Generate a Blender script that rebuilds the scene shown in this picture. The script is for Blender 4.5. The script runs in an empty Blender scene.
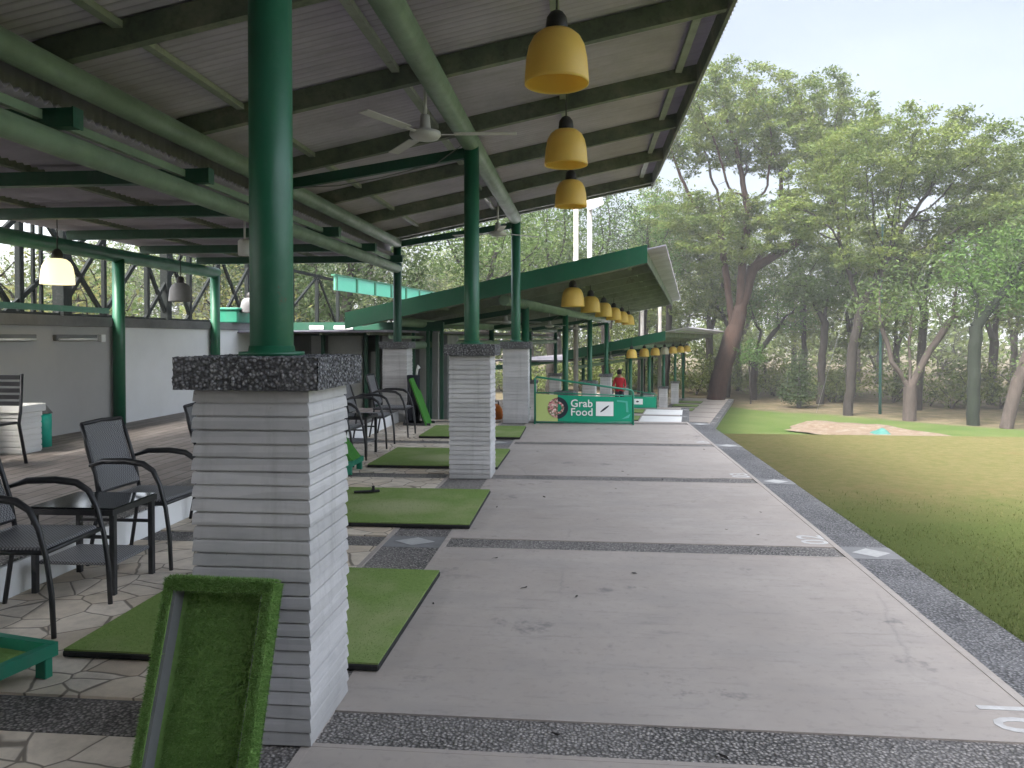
import bpy, math, random
import numpy as np
from mathutils import Matrix, Vector, noise as mnoise
rad = math.radians
scene = bpy.context.scene
COL = scene.collection
rng = np.random.default_rng(7)
random.seed(7)

# ------------------------------------------------------------------ camera
cam_d = bpy.data.cameras.new('camera'); cam = bpy.data.objects.new('camera', cam_d); COL.objects.link(cam)
cam.location = (0, 0, 1.5)
cam.rotation_euler = (rad(89.0), 0, math.atan(73 / 770))
cam_d.sensor_fit = 'HORIZONTAL'; cam_d.sensor_width = 36; cam_d.lens = 770 / 1024 * 36
cam_d.shift_y = -32.6 / 1024
cam_d.clip_start = .05; cam_d.clip_end = 2000
scene.camera = cam

# ------------------------------------------------------------------ node helpers
class NT:
    def __init__(s, name):
        s.m = bpy.data.materials.new(name); s.m.use_nodes = True
        s.t = s.m.node_tree; s.n = s.t.nodes; s.l = s.t.links
        s.b = s.n['Principled BSDF']; s.tc = s.n.new('ShaderNodeTexCoord')
        s.b.inputs['Specular IOR Level'].default_value = .3
    def link(s, a, b): s.l.new(a, b)
    def val(s, sock, v):
        if hasattr(v, 'is_linked') or isinstance(v, bpy.types.NodeSocket): s.l.new(v, sock)
        else: sock.default_value = v
    def map(s, scale=(1, 1, 1), rot=(0, 0, 0)):
        n = s.n.new('ShaderNodeMapping'); n.inputs['Scale'].default_value = scale; n.inputs['Rotation'].default_value = rot
        s.link(s.tc.outputs['Object'], n.inputs[0]); return n.outputs[0]
    def noise(s, scale=5, detail=4, rough=.6, vec=None, out=0):
        n = s.n.new('ShaderNodeTexNoise'); n.inputs['Scale'].default_value = scale
        n.inputs['Detail'].default_value = detail; n.inputs['Roughness'].default_value = rough
        s.link(vec if vec is not None else s.tc.outputs['Object'], n.inputs['Vector']); return n.outputs[out]
    def voro(s, scale=5, feature='F1', vec=None, out='Distance', rnd=1.):
        n = s.n.new('ShaderNodeTexVoronoi'); n.feature = feature; n.inputs['Scale'].default_value = scale
        n.inputs['Randomness'].default_value = rnd
        s.link(vec if vec is not None else s.tc.outputs['Object'], n.inputs['Vector']); return n.outputs[out]
    def ramp(s, fac, stops, interp='LINEAR'):
        n = s.n.new('ShaderNodeValToRGB'); cr = n.color_ramp; cr.interpolation = interp
        while len(cr.elements) > 1: cr.elements.remove(cr.elements[-1])
        for i, (p, c) in enumerate(stops):
            e = cr.elements[0] if i == 0 else cr.elements.new(p)
            e.position = p; e.color = (c if len(c) == 4 else (*c, 1)) if not isinstance(c, (int, float)) else (c, c, c, 1)
        s.link(fac, n.inputs[0]); return n.outputs[0]
    def mix(s, fac, a, b, mode='MIX'):
        n = s.n.new('ShaderNodeMix'); n.data_type = 'RGBA'; n.blend_type = mode
        for sk, v in ((n.inputs[0], fac), (n.inputs[6], a), (n.inputs[7], b)):
            if isinstance(v, (tuple, list)): v = (*v[:3], 1)
            s.val(sk, v)
        return n.outputs[2]
    def math(s, op, a, b=0., c=0.):
        n = s.n.new('ShaderNodeMath'); n.operation = op
        for i, v in enumerate((a, b, c)): s.val(n.inputs[i], v)
        return n.outputs[0]
    def sep(s, vec):
        n = s.n.new('ShaderNodeSeparateXYZ'); s.link(vec, n.inputs[0]); return n.outputs
    def bump(s, h, strength=.3, dist=.01):
        n = s.n.new('ShaderNodeBump'); n.inputs['Strength'].default_value = strength; n.inputs['Distance'].default_value = dist
        s.link(h, n.inputs['Height']); s.link(n.outputs[0], s.b.inputs['Normal'])
    def col(s, v):
        s.val(s.b.inputs['Base Color'], (*v, 1) if isinstance(v, tuple) and len(v) == 3 else v)
    def rough(s, v): s.val(s.b.inputs['Roughness'], v)
    def geo(s):
        n = s.n.new('ShaderNodeNewGeometry'); return n

M = {}
def paint(name, c, rough=.4, dirt=.25, scale=3., spec=.4, dirtcol=None):
    k = NT(name)
    n1 = k.noise(scale, 6, .65); n2 = k.noise(scale * 9, 3, .6)
    f = k.ramp(n1, [(.35, 0.), (.7, 1.)])
    d = dirtcol or tuple(x * .55 + .01 for x in c)
    a = k.mix(k.math('MULTIPLY', f, dirt * 2), c, d)
    a = k.mix(k.math('MULTIPLY', k.ramp(n2, [(.55, 0.), (.75, 1.)]), dirt), a, tuple(x * .8 + .06 for x in c))
    if 'green' in name:
        n3 = k.noise(14, 5, .75); a = k.mix(k.ramp(n3, [(.66, 0.), (.72, .75)]), a, (.09, .055, .03)); n4 = k.noise(2.6, 6, .7, k.map((3, 3, .5)))
        a = k.mix(k.math('MULTIPLY', k.ramp(n4, [(.5, 0.), (.75, 1.)]), .45), a, tuple(x * .5 + .05 for x in c))
    k.col(a); k.rough(k.ramp(n1, [(.3, rough - .08), (.7, rough + .15)])); k.b.inputs['Specular IOR Level'].default_value = spec
    k.bump(n2, .06, .002)
    M[name] = k.m; return k
paint('green_paint', (.016, .125, .062), .38, .2, 2.5, .5)
paint('dark_green_paint', (.012, .075, .042), .45, .3, 2.5, .4)
paint('faded_green_paint', (.175, .255, .165), .5, .35, 2.2, .4)
paint('grey_paint', (.20, .205, .205), .6, .35, 1.6)
paint('worn_white', (.56, .555, .54), .8, .45, 14, .2, (.36, .345, .33))
paint('panel_grey', (.42, .42, .41), .6, .25, 1.6)
paint('white_paint', (.72, .72, .70), .55, .18, 1.4, .3, (.5, .49, .46))
paint('wall_white', (.80, .81, .81), .7, .16, .9, .2, (.62, .62, .59))
paint('wall_grey', (.42, .415, .40), .75, .25, .8, .2, (.32, .315, .30))
paint('cap_grey', (.22, .22, .22), .8, .4, 1.5, .2)
paint('black_metal', (.022, .022, .024), .42, .2, 6, .5)
paint('fan_white', (0.527, 0.5185, 0.493), .4, .12, 6, .4)
paint('rubber', (.016, .016, .016), .7, .3, 6, .3)
paint('lamp_metal', (.03, .027, .025), .5, .3, 8, .4)
paint('rail_green', (.012, .20, .12), .35, .15, 4, .5)
paint('bin_teal', (.02, .42, .30), .45, .2, 4, .4)
paint('bin_roof', (.16, .16, .15), .6, .4, 6, .4)
paint('steel_dark', (.010, .013, .012), .75, .3, 3, .15)
paint('red_cloth', (.42, .03, .04), .85, .25, 12, .1)
paint('dark_cloth', (.025, .027, .035), .85, .25, 12, .1)
paint('skin', (.28, .15, .09), .55, .15, 12, .3)
paint('hair', (.012, .010, .009), .6, .1, 20, .3)
paint('orange_cloth', (.55, .16, .03), .8, .4, 9, .2)
paint('teal_tarp', (0.028, 0.105, 0.0875), .6, .3, 4, .3)
paint('white_plastic', (.78, .78, .76), .4, .08, 5, .4)
paint('pole_teal', (.02, .085, .07), .55, .3, 1, .3)
paint('pole_white', (0.3212, 0.3168, 0.2951), .6, .35, 1, .2, (0.1736, 0.1432, 0.1128))
paint('road_white', (0.4376, 0.4376, 0.4243), .8, .35, 9, .2, (0.2652, 0.2652, 0.2586))

def m_slats():      # painted split-stone pillars
    k = NT('slab_stone'); g = k.noise(2.2, 6, .65); h = k.noise(40, 4, .7)
    v = k.map((6, 6, 45)); st = k.noise(1.2, 3, .6, v)
    c = k.ramp(g, [(.3, (0.4375, 0.4309, 0.43)), (.7, (0.552, 0.5437, 0.54))])
    c = k.mix(k.math('MULTIPLY', k.ramp(st, [(.5, 0.), (.75, 1.)]), .35), c, (.33, .33, .33))
    c = k.mix(k.math('MULTIPLY', k.ramp(h, [(.62, 0.), (.72, 1.)]), .3), c, (.6, .6, .6))
    cv = k.voro(1.0, 'F1', k.map((.6, .6, 19.85)), 'Color'); c = k.mix(.5, c, k.mix(1., c, k.ramp(k.sep(cv)[0], [(0., .72), (1., 1.18)]), 'MULTIPLY'))
    sk = k.noise(1.0, 5, .7, k.map((9, 9, .8))); c = k.mix(k.math('MULTIPLY', k.ramp(sk, [(.52, 0.), (.72, 1.)]), .38), c, (.22, .21, .195))
    ch = k.noise(26, 3, .8); c = k.mix(k.ramp(ch, [(.70, 0.), (.74, .8)]), c, (.25, .24, .23))
    z = k.sep(k.tc.outputs['Object'])[2]
    dirt = k.ramp(k.math('ADD', z, k.math('MULTIPLY', g, .25)), [(.12, 1.), (.36, 0.)])
    c = k.mix(k.math('MULTIPLY', dirt, .55), c, (.24, .235, .22))
    k.col(c); k.rough(.75); k.bump(k.mix(.5, h, g), .35, .004); M['slab_stone'] = k.m
m_slats()
def m_gravel(name, dark, light, sc=55, strength=1., dist=.012):
    k = NT(name); w = k.noise(8, 2, .5, None, 1)
    cell = k.voro(sc, 'F1', None, 'Color'); d = k.voro(sc, 'F1', None, 'Distance')
    lum = k.sep(cell)[0]
    c = k.ramp(lum, [(0., dark), (.55, tuple((a + b) / 2.3 for a, b in zip(dark, light))), (1., light)])
    c = k.mix(k.ramp(d, [(.30, 0.), (.62, 1.)]), c, tuple(x * .35 for x in dark))
    big = k.noise(1.3, 4, .6); c = k.mix(k.math('MULTIPLY', k.ramp(big, [(.4, 0.), (.7, 1.)]), .4), c, tuple(x * .8 for x in light))
    k.col(c); k.rough(.6)
    k.bump(k.math('SUBTRACT', 1., d), strength, dist); M[name] = k.m
m_gravel('pebble_cap', (0.07229, 0.07229, 0.07538), (0.4751, 0.4751, 0.4855), 75, 1., .012)
m_gravel('pebble_strip', (0.1721, 0.162, 0.1519), (0.4253, 0.3949, 0.3696), 70, 1., .008)
m_gravel('pebble_border', (0.1272, 0.1247, 0.1272), (0.294, 0.2901, 0.294), 72, 1., .008)
def m_concrete():
    k = NT('concrete'); a = k.noise(.9, 7, .62); b = k.noise(7, 6, .7); cst = k.noise(60, 3, .6)
    sw = k.noise(2.2, 5, .6, k.map((.5, 1.4, 1)))
    c = k.ramp(a, [(.25, (0.3094, 0.2726, 0.2414)), (.5, (0.3616, 0.3209, 0.2867)), (.75, (0.3978, 0.3583, 0.3229))])
    c = k.mix(k.math('MULTIPLY', k.ramp(sw, [(.48, 0.), (.68, 1.)]), .5), c, (.29, .268, .248))
    spot = k.ramp(k.noise(1.7, 6, .75), [(.60, 0.), (.68, 1.)])
    c = k.mix(k.math('MULTIPLY', spot, .75), c, (.15, .145, .14))
    c = k.mix(k.math('MULTIPLY', k.ramp(b, [(.5, 0.), (.72, 1.)]), .35), c, (.33, .31, .29))
    c = k.mix(k.math('MULTIPLY', k.ramp(k.noise(19, 5, .75), [(.54, 0.), (.72, 1.)]), .55), c, (.225, .21, .195))
    c = k.mix(k.math('MULTIPLY', k.ramp(k.noise(5, 6, .8, k.map((.35, 2.2, 1))), [(.55, 0.), (.68, 1.)]), .5), c, (.20, .187, .175))
    e = k.voro(.55, 'DISTANCE_TO_EDGE', k.mix(.12, k.tc.outputs['Object'], k.noise(3, 5, .7, None, 1)))
    cr = k.math('MULTIPLY', k.ramp(e, [(.0, 1.), (.006, 0.)]), k.ramp(k.noise(.8, 2, .5), [(.5, 0.), (.58, 1.)]))
    c = k.mix(k.math('MULTIPLY', cr, .28), c, (.17, .165, .16))
    k.col(c); k.rough(k.ramp(b, [(.3, .6), (.7, .85)])); k.bump(k.mix(.4, b, cst), .15, .004); M['concrete'] = k.m
m_concrete()
def m_crazy():
    k = NT('crazy_paving')
    wv = k.mix(.06, k.tc.outputs['Object'], k.noise(2.5, 3, .5, None, 1))
    cell = k.voro(4.6, 'F1', wv, 'Color'); e = k.voro(4.6, 'DISTANCE_TO_EDGE', wv)
    lum = k.sep(cell)[0]; n = k.noise(9, 6, .65)
    c = k.ramp(lum, [(0., (0.5616, 0.468, 0.36)), (.5, (0.648, 0.5668, 0.455)), (1., (0.7236, 0.6448, 0.545))])
    c = k.mix(k.math('MULTIPLY', k.ramp(n, [(.42, 0.), (.72, 1.)]), .55), c, (.36, .315, .255))
    big = k.noise(.7, 5, .6); c = k.mix(k.math('MULTIPLY', k.ramp(big, [(.45, 0.), (.7, 1.)]), .4), c, (.24, .21, .18))
    j = k.ramp(e, [(.0, 1.), (.012, 1.), (.028, 0.)])
    c = k.mix(k.math('MULTIPLY', j, .8), c, (.12, .10, .08))
    k.col(c); k.rough(.7); k.bump(k.mix(.85, n, k.ramp(e, [(.01, 0.), (.06, 1.)])), .4, .006); M['crazy_paving'] = k.m
m_crazy()
def m_tile():
    k = NT('platform_tile')
    n = k.n.new('ShaderNodeTexBrick'); n.inputs['Scale'].default_value = 1.
    n.inputs['Brick Width'].default_value = .8; n.inputs['Row Height'].default_value = .16; n.inputs['Mortar Size'].default_value = .008
    n.inputs['Color1'].default_value = (.20, .172, .155, 1); n.inputs['Color2'].default_value = (.30, .265, .24, 1); n.inputs['Mortar'].default_value = (.07, .06, .055, 1)
    k.link(k.map((1, 1, 1), (0, 0, rad(90))), n.inputs['Vector'])
    g = k.noise(4, 6, .7); gr = k.noise(3, 5, .65, k.map((12, 1.5, 1)))
    c = k.mix(k.math('MULTIPLY', k.ramp(gr, [(.4, 0.), (.7, 1.)]), .5), n.outputs[0], (.11, .095, .085))
    c = k.mix(k.math('MULTIPLY', k.ramp(g, [(.5, 0.), (.75, 1.)]), .5), c, (.36, .33, .305))
    k.col(c); k.rough(.65); k.bump(gr, .2, .004); M['platform_tile'] = k.m
m_tile()
def m_roof():
    k = NT('roof_sheet'); a = k.noise(1.1, 7, .68); b = k.noise(3, 5, .6, k.map((.35, 9, 1)))
    c = k.ramp(a, [(.3, (0.3478, 0.3188, 0.375)), (.55, (0.4588, 0.4235, 0.5)), (.75, (0.5313, 0.4949, 0.5799))])
    c = k.mix(k.math('MULTIPLY', k.ramp(b, [(.5, 0.), (.75, 1.)]), .45), c, (.25, .232, .24))
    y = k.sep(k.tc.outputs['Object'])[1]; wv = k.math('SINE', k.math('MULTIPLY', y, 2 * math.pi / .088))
    c = k.mix(k.math('MULTIPLY', k.ramp(wv, [(.0, 0.), (1., 1.)]), .72), c, (.16, .152, .15))  # rib shading painted in with valley grime, one dark band per corrugation
    k.col(c); k.rough(.8); k.bump(a, .1, .004); M['roof_sheet'] = k.m
m_roof()
def m_rafter():
    k = NT('rafter'); a = k.noise(2.2, 7, .7); b = k.noise(11, 5, .7)
    c = k.ramp(a, [(.3, (0.09, 0.1125, 0.09)), (.5, (0.15, 0.1725, 0.1275)), (.72, (0.27, 0.2625, 0.2025))])
    c = k.mix(k.math('MULTIPLY', k.ramp(b, [(.5, 0.), (.72, 1.)]), .45), c, (.03, .03, .025))
    k.col(c); k.rough(.7); M['rafter'] = k.m
    k = NT('purlin'); a = k.noise(3, 7, .7)
    c = k.ramp(a, [(.3, (.21, .24, .18)), (.6, (.32, .35, .28)), (.75, (.16, .15, .12))]); k.col(c); k.rough(.6); M['purlin'] = k.m
m_rafter()
def m_turf(name, c0, c1, wear):
    k = NT(name); a = k.noise(60, 3, .7); b = k.noise(2.2, 5, .6); g = k.noise(220, 2, .7)
    c = k.ramp(a, [(.3, c0), (.7, c1)])
    c = k.mix(k.math('MULTIPLY', k.ramp(b, [(.45, 0.), (.7, 1.)]), .8), c, wear)
    if name == 'turf':
        x, y, z = k.sep(k.tc.outputs['Object']); dd = k.math('ADD', k.math('POWER', k.math('MULTIPLY', k.math('ADD', x, -.05), 1.5), 2.), k.math('POWER', k.math('MULTIPLY', k.math('ADD', y, .12), 2.2), 2.))
        c = k.mix(k.math('MULTIPLY', k.ramp(k.math('ADD', dd, k.math('MULTIPLY', b, .5)), [(.25, 1.), (.85, 0.)]), .75), c, (.36, .37, .21))
    k.col(c); k.rough(.9); k.b.inputs['Specular IOR Level'].default_value = .1
    k.bump(g, .45, .004); M[name] = k.m
m_turf('turf', (0.1344, 0.2171, 0.05512), (0.21, 0.2948, 0.09191), (0.2772, 0.3154, 0.147))
m_turf('turf_dark', (0.15, 0.2687, 0.06875), (0.2125, 0.35, 0.1063), (0.2375, 0.3625, 0.125))
m_turf('turf_bright', (.045, .17, .03), (.075, .25, .05), (.07, .22, .05))
def m_blade(name, stops, rough=.6, trans=.0):
    k = NT(name); g = k.geo(); n = k.noise(1.6, 4, .6)
    r = k.math('ADD', k.math('MULTIPLY', g.outputs['Random Per Island'], .6), k.math('MULTIPLY', n, .4))
    k.col(k.ramp(r, stops)); k.rough(rough); k.b.inputs['Specular IOR Level'].default_value = .15
    if trans:
        t = k.n.new('ShaderNodeBsdfTranslucent'); k.link(k.b.inputs['Base Color'].links[0].from_socket, t.inputs[0])
        mx = k.n.new('ShaderNodeMixShader'); mx.inputs[0].default_value = trans
        k.link(k.b.outputs[0], mx.inputs[1]); k.link(t.outputs[0], mx.inputs[2]); k.link(mx.outputs[0], k.n['Material Output'].inputs[0])
    M[name] = k.m
m_blade('turf_fibre', [(.2, (0.1344, 0.2171, 0.05512)), (.5, (0.1932, 0.2867, 0.0882)), (.8, (0.2688, 0.344, 0.147))], .7, .35)
m_blade('turf_fibre_dark', [(.2, (0.125, 0.25, 0.06)), (.5, (0.2, 0.35, 0.0975)), (.8, (0.3, 0.4375, 0.1625))], .7, .35)
m_blade('grass_blade', [(.15, (0.05739, 0.08059, 0.02108)), (.5, (0.09883, 0.1238, 0.0372)), (.75, (0.1467, 0.1525, 0.06199)), (.9, (0.2168, 0.1784, 0.09919))], .6, .25)
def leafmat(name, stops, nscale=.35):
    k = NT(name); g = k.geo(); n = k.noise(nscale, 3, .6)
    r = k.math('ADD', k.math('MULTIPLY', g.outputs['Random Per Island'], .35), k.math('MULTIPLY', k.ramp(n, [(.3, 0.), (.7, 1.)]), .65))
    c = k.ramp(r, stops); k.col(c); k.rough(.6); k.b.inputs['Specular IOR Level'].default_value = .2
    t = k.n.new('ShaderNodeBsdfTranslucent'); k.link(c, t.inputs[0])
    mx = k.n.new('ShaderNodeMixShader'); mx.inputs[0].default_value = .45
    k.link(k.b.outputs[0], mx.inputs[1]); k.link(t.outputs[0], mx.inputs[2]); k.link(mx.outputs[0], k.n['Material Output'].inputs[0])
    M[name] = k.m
leafmat('leaf_rain', [(.1, (0.04032, 0.07224, 0.01498)), (.4, (0.07728, 0.1135, 0.02419)), (.7, (0.1243, 0.1514, 0.03571)), (.95, (0.084, 0.1548, 0.02592))])
leafmat('leaf_bright', [(.1, (0.04032, 0.08944, 0.01728)), (.5, (0.07056, 0.1376, 0.02765)), (.9, (0.1142, 0.1892, 0.0432))])
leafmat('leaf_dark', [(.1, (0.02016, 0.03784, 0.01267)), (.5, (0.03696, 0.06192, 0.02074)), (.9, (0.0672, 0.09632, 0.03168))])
leafmat('leaf_dry', [(.1, (0.0672, 0.07568, 0.02304)), (.5, (0.1277, 0.1307, 0.0432)), (.9, (0.2016, 0.1926, 0.07488))])
leafmat('leaf_mid', [(.1, (0.04032, 0.07224, 0.02016)), (.5, (0.07056, 0.1135, 0.03168)), (.9, (0.1142, 0.1582, 0.04608))])
def m_bark(name, a, b):
    k = NT(name); n = k.noise(3, 6, .7, k.map((4, 4, .8)))
    k.col(k.ramp(n, [(.3, a), (.7, b)])); k.rough(.9); k.bump(n, .8, .05); M[name] = k.m
m_bark('bark_red', (0.02066, 0.01102, 0.007344), (0.05278, 0.02845, 0.01974))
m_bark('bark_dark', (0.009749, 0.008128, 0.006502), (0.02601, 0.02167, 0.01788))
m_bark('bark_ivy', (0.003825, 0.006504, 0.003442), (0.01147, 0.01721, 0.008418))
m_bark('bark_pale', (0.02869, 0.02231, 0.01849), (0.05738, 0.0459, 0.03825))
def m_ground():
    k = NT('lawn'); P = k.tc.outputs['Object']; x, y, z = k.sep(P)
    fine = k.noise(90, 4, .8); mid = k.noise(9, 5, .7); big = k.noise(.35, 5, .6)
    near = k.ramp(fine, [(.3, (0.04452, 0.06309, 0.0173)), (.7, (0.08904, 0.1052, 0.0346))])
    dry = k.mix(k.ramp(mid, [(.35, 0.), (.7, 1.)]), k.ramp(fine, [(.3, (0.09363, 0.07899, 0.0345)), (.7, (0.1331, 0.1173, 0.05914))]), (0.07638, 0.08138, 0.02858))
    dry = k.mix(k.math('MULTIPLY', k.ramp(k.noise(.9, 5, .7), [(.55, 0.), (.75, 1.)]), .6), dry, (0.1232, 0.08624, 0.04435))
    far = k.mix(k.ramp(big, [(.35, 0.), (.7, 1.)]), (0.0468, 0.07488, 0.01997), (0.07488, 0.09048, 0.0312))
    far = k.mix(k.math('MULTIPLY', k.ramp(fine, [(.4, 0.), (.7, 1.)]), .3), far, (0.03744, 0.0624, 0.01498))
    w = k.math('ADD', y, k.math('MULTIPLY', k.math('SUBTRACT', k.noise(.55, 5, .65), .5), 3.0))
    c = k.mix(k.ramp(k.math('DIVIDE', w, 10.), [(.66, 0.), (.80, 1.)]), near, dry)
    c = k.mix(k.ramp(k.math('DIVIDE', w, 20.), [(.62, 0.), (.76, 1.)]), c, far)
    q = k.math('ADD', k.math('ADD', y, k.math('MULTIPLY', x, .94)), k.math('MULTIPLY', k.math('SUBTRACT', k.noise(.25, 5, .6), .5), 5.))
    wood = k.ramp(k.noise(1.1, 6, .7), [(.3, (.05, .055, .025)), (.5, (.085, .07, .045)), (.62, (.12, .098, .065)), (.78, (.055, .075, .025))])
    left = k.ramp(k.math('DIVIDE', k.math('MULTIPLY', x, -1.), 10.), [(.5, 0.), (.6, 1.)])
    f = k.math('MAXIMUM', k.ramp(k.math('DIVIDE', q, 100.), [(.578, 0.), (.592, 1.)]), left)
    c = k.mix(f, c, wood)
    k.col(c); k.rough(.95); k.b.inputs['Specular IOR Level'].default_value = .05; k.bump(fine, .6, .02); M['lawn'] = k.m
    k = NT('sand'); n = k.noise(3, 6, .7); k.col(k.ramp(n, [(.3, (0.07654, 0.05184, 0.03312)), (.5, (0.1089, 0.07949, 0.0552)), (.7, (0.1413, 0.1279, 0.103))])); k.rough(.95); k.bump(n, .5, .05); M['sand'] = k.m
m_ground()
def m_weave():
    k = NT('rattan'); n = k.n.new('ShaderNodeTexChecker'); n.inputs['Scale'].default_value = 110
    n.inputs[1].default_value = (.06, .06, .065, 1); n.inputs[2].default_value = (.25, .25, .26, 1); k.link(k.tc.outputs['Object'], n.inputs[0])
    d = k.noise(6, 4, .6); k.col(k.mix(k.math('MULTIPLY', k.ramp(d, [(.45, 0.), (.7, 1.)]), .4), n.outputs[0], (.17, .17, .17))); k.rough(.5)
    k.bump(n.outputs[1], .6, .004); M['rattan'] = k.m
m_weave()
def m_glass():
    k = NT('table_glass'); k.col((.015, .018, .018)); k.rough(.08); k.b.inputs['Specular IOR Level'].default_value = .6; M['table_glass'] = k.m
    k = NT('banner_cloth'); w = k.noise(6, 3, .5); k.col(k.mix(k.math('MULTIPLY', w, .3), (.008, .27, .15), (.02, .36, .22))); k.rough(.35); k.bump(w, .3, .01); M['banner_cloth'] = k.m
    for nm, c in (('print_white', (.78, .80, .78)), ('print_lime', (.46, .56, .20)), ('print_dark', (.02, .03, .04)), ('print_teal', (.10, .42, .33))):
        k = NT(nm); n = k.noise(15, 3, .6); k.col(k.mix(k.math('MULTIPLY', n, .2), c, tuple(v * .7 for v in c))); k.rough(.4); M[nm] = k.m
    k = NT('print_food'); cl = k.voro(38, 'F1', None, 'Color'); r = k.sep(cl)[0]
    k.col(k.ramp(r, [(0., (.30, .06, .08)), (.3, (.55, .28, .26)), (.55, (.7, .6, .52)), (.75, (.18, .16, .10)), (1., (.75, .72, .68))], 'CONSTANT')); k.rough(.4); M['print_food'] = k.m
    k = NT('teal_sheet'); n = k.noise(1, 4, .6); c = k.mix(n, (.16, .46, .35), (.26, .56, .46)); k.col(c); k.rough(.4)
    t = k.n.new('ShaderNodeBsdfTranslucent'); k.link(c, t.inputs[0]); mx = k.n.new('ShaderNodeMixShader'); mx.inputs[0].default_value = .6
    k.link(k.b.outputs[0], mx.inputs[1]); k.link(t.outputs[0], mx.inputs[2]); k.link(mx.outputs[0], k.n['Material Output'].inputs[0]); M['teal_sheet'] = k.m
    for nm, c in (('shade_amber', (.94, .71, .19)), ('shade_cream', (.72, .68, .55))):
        k = NT(nm); n = k.noise(9, 4, .6); cc = k.mix(k.math('MULTIPLY', n, .5), c, tuple(v * .82 for v in c)); k.col(cc); k.rough(.35)
        t = k.n.new('ShaderNodeBsdfTranslucent'); k.link(cc, t.inputs[0]); mx = k.n.new('ShaderNodeMixShader'); mx.inputs[0].default_value = .4
        k.link(k.b.outputs[0], mx.inputs[1]); k.link(t.outputs[0], mx.inputs[2]); k.link(mx.outputs[0], k.n['Material Output'].inputs[0]); M[nm] = k.m
    k = NT('shade_lit'); k.col((.8, .75, .5)); k.b.inputs['Emission Color'].default_value = (1, .86, .48, 1); k.b.inputs['Emission Strength'].default_value = .22; M['shade_lit'] = k.m
m_glass()

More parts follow.
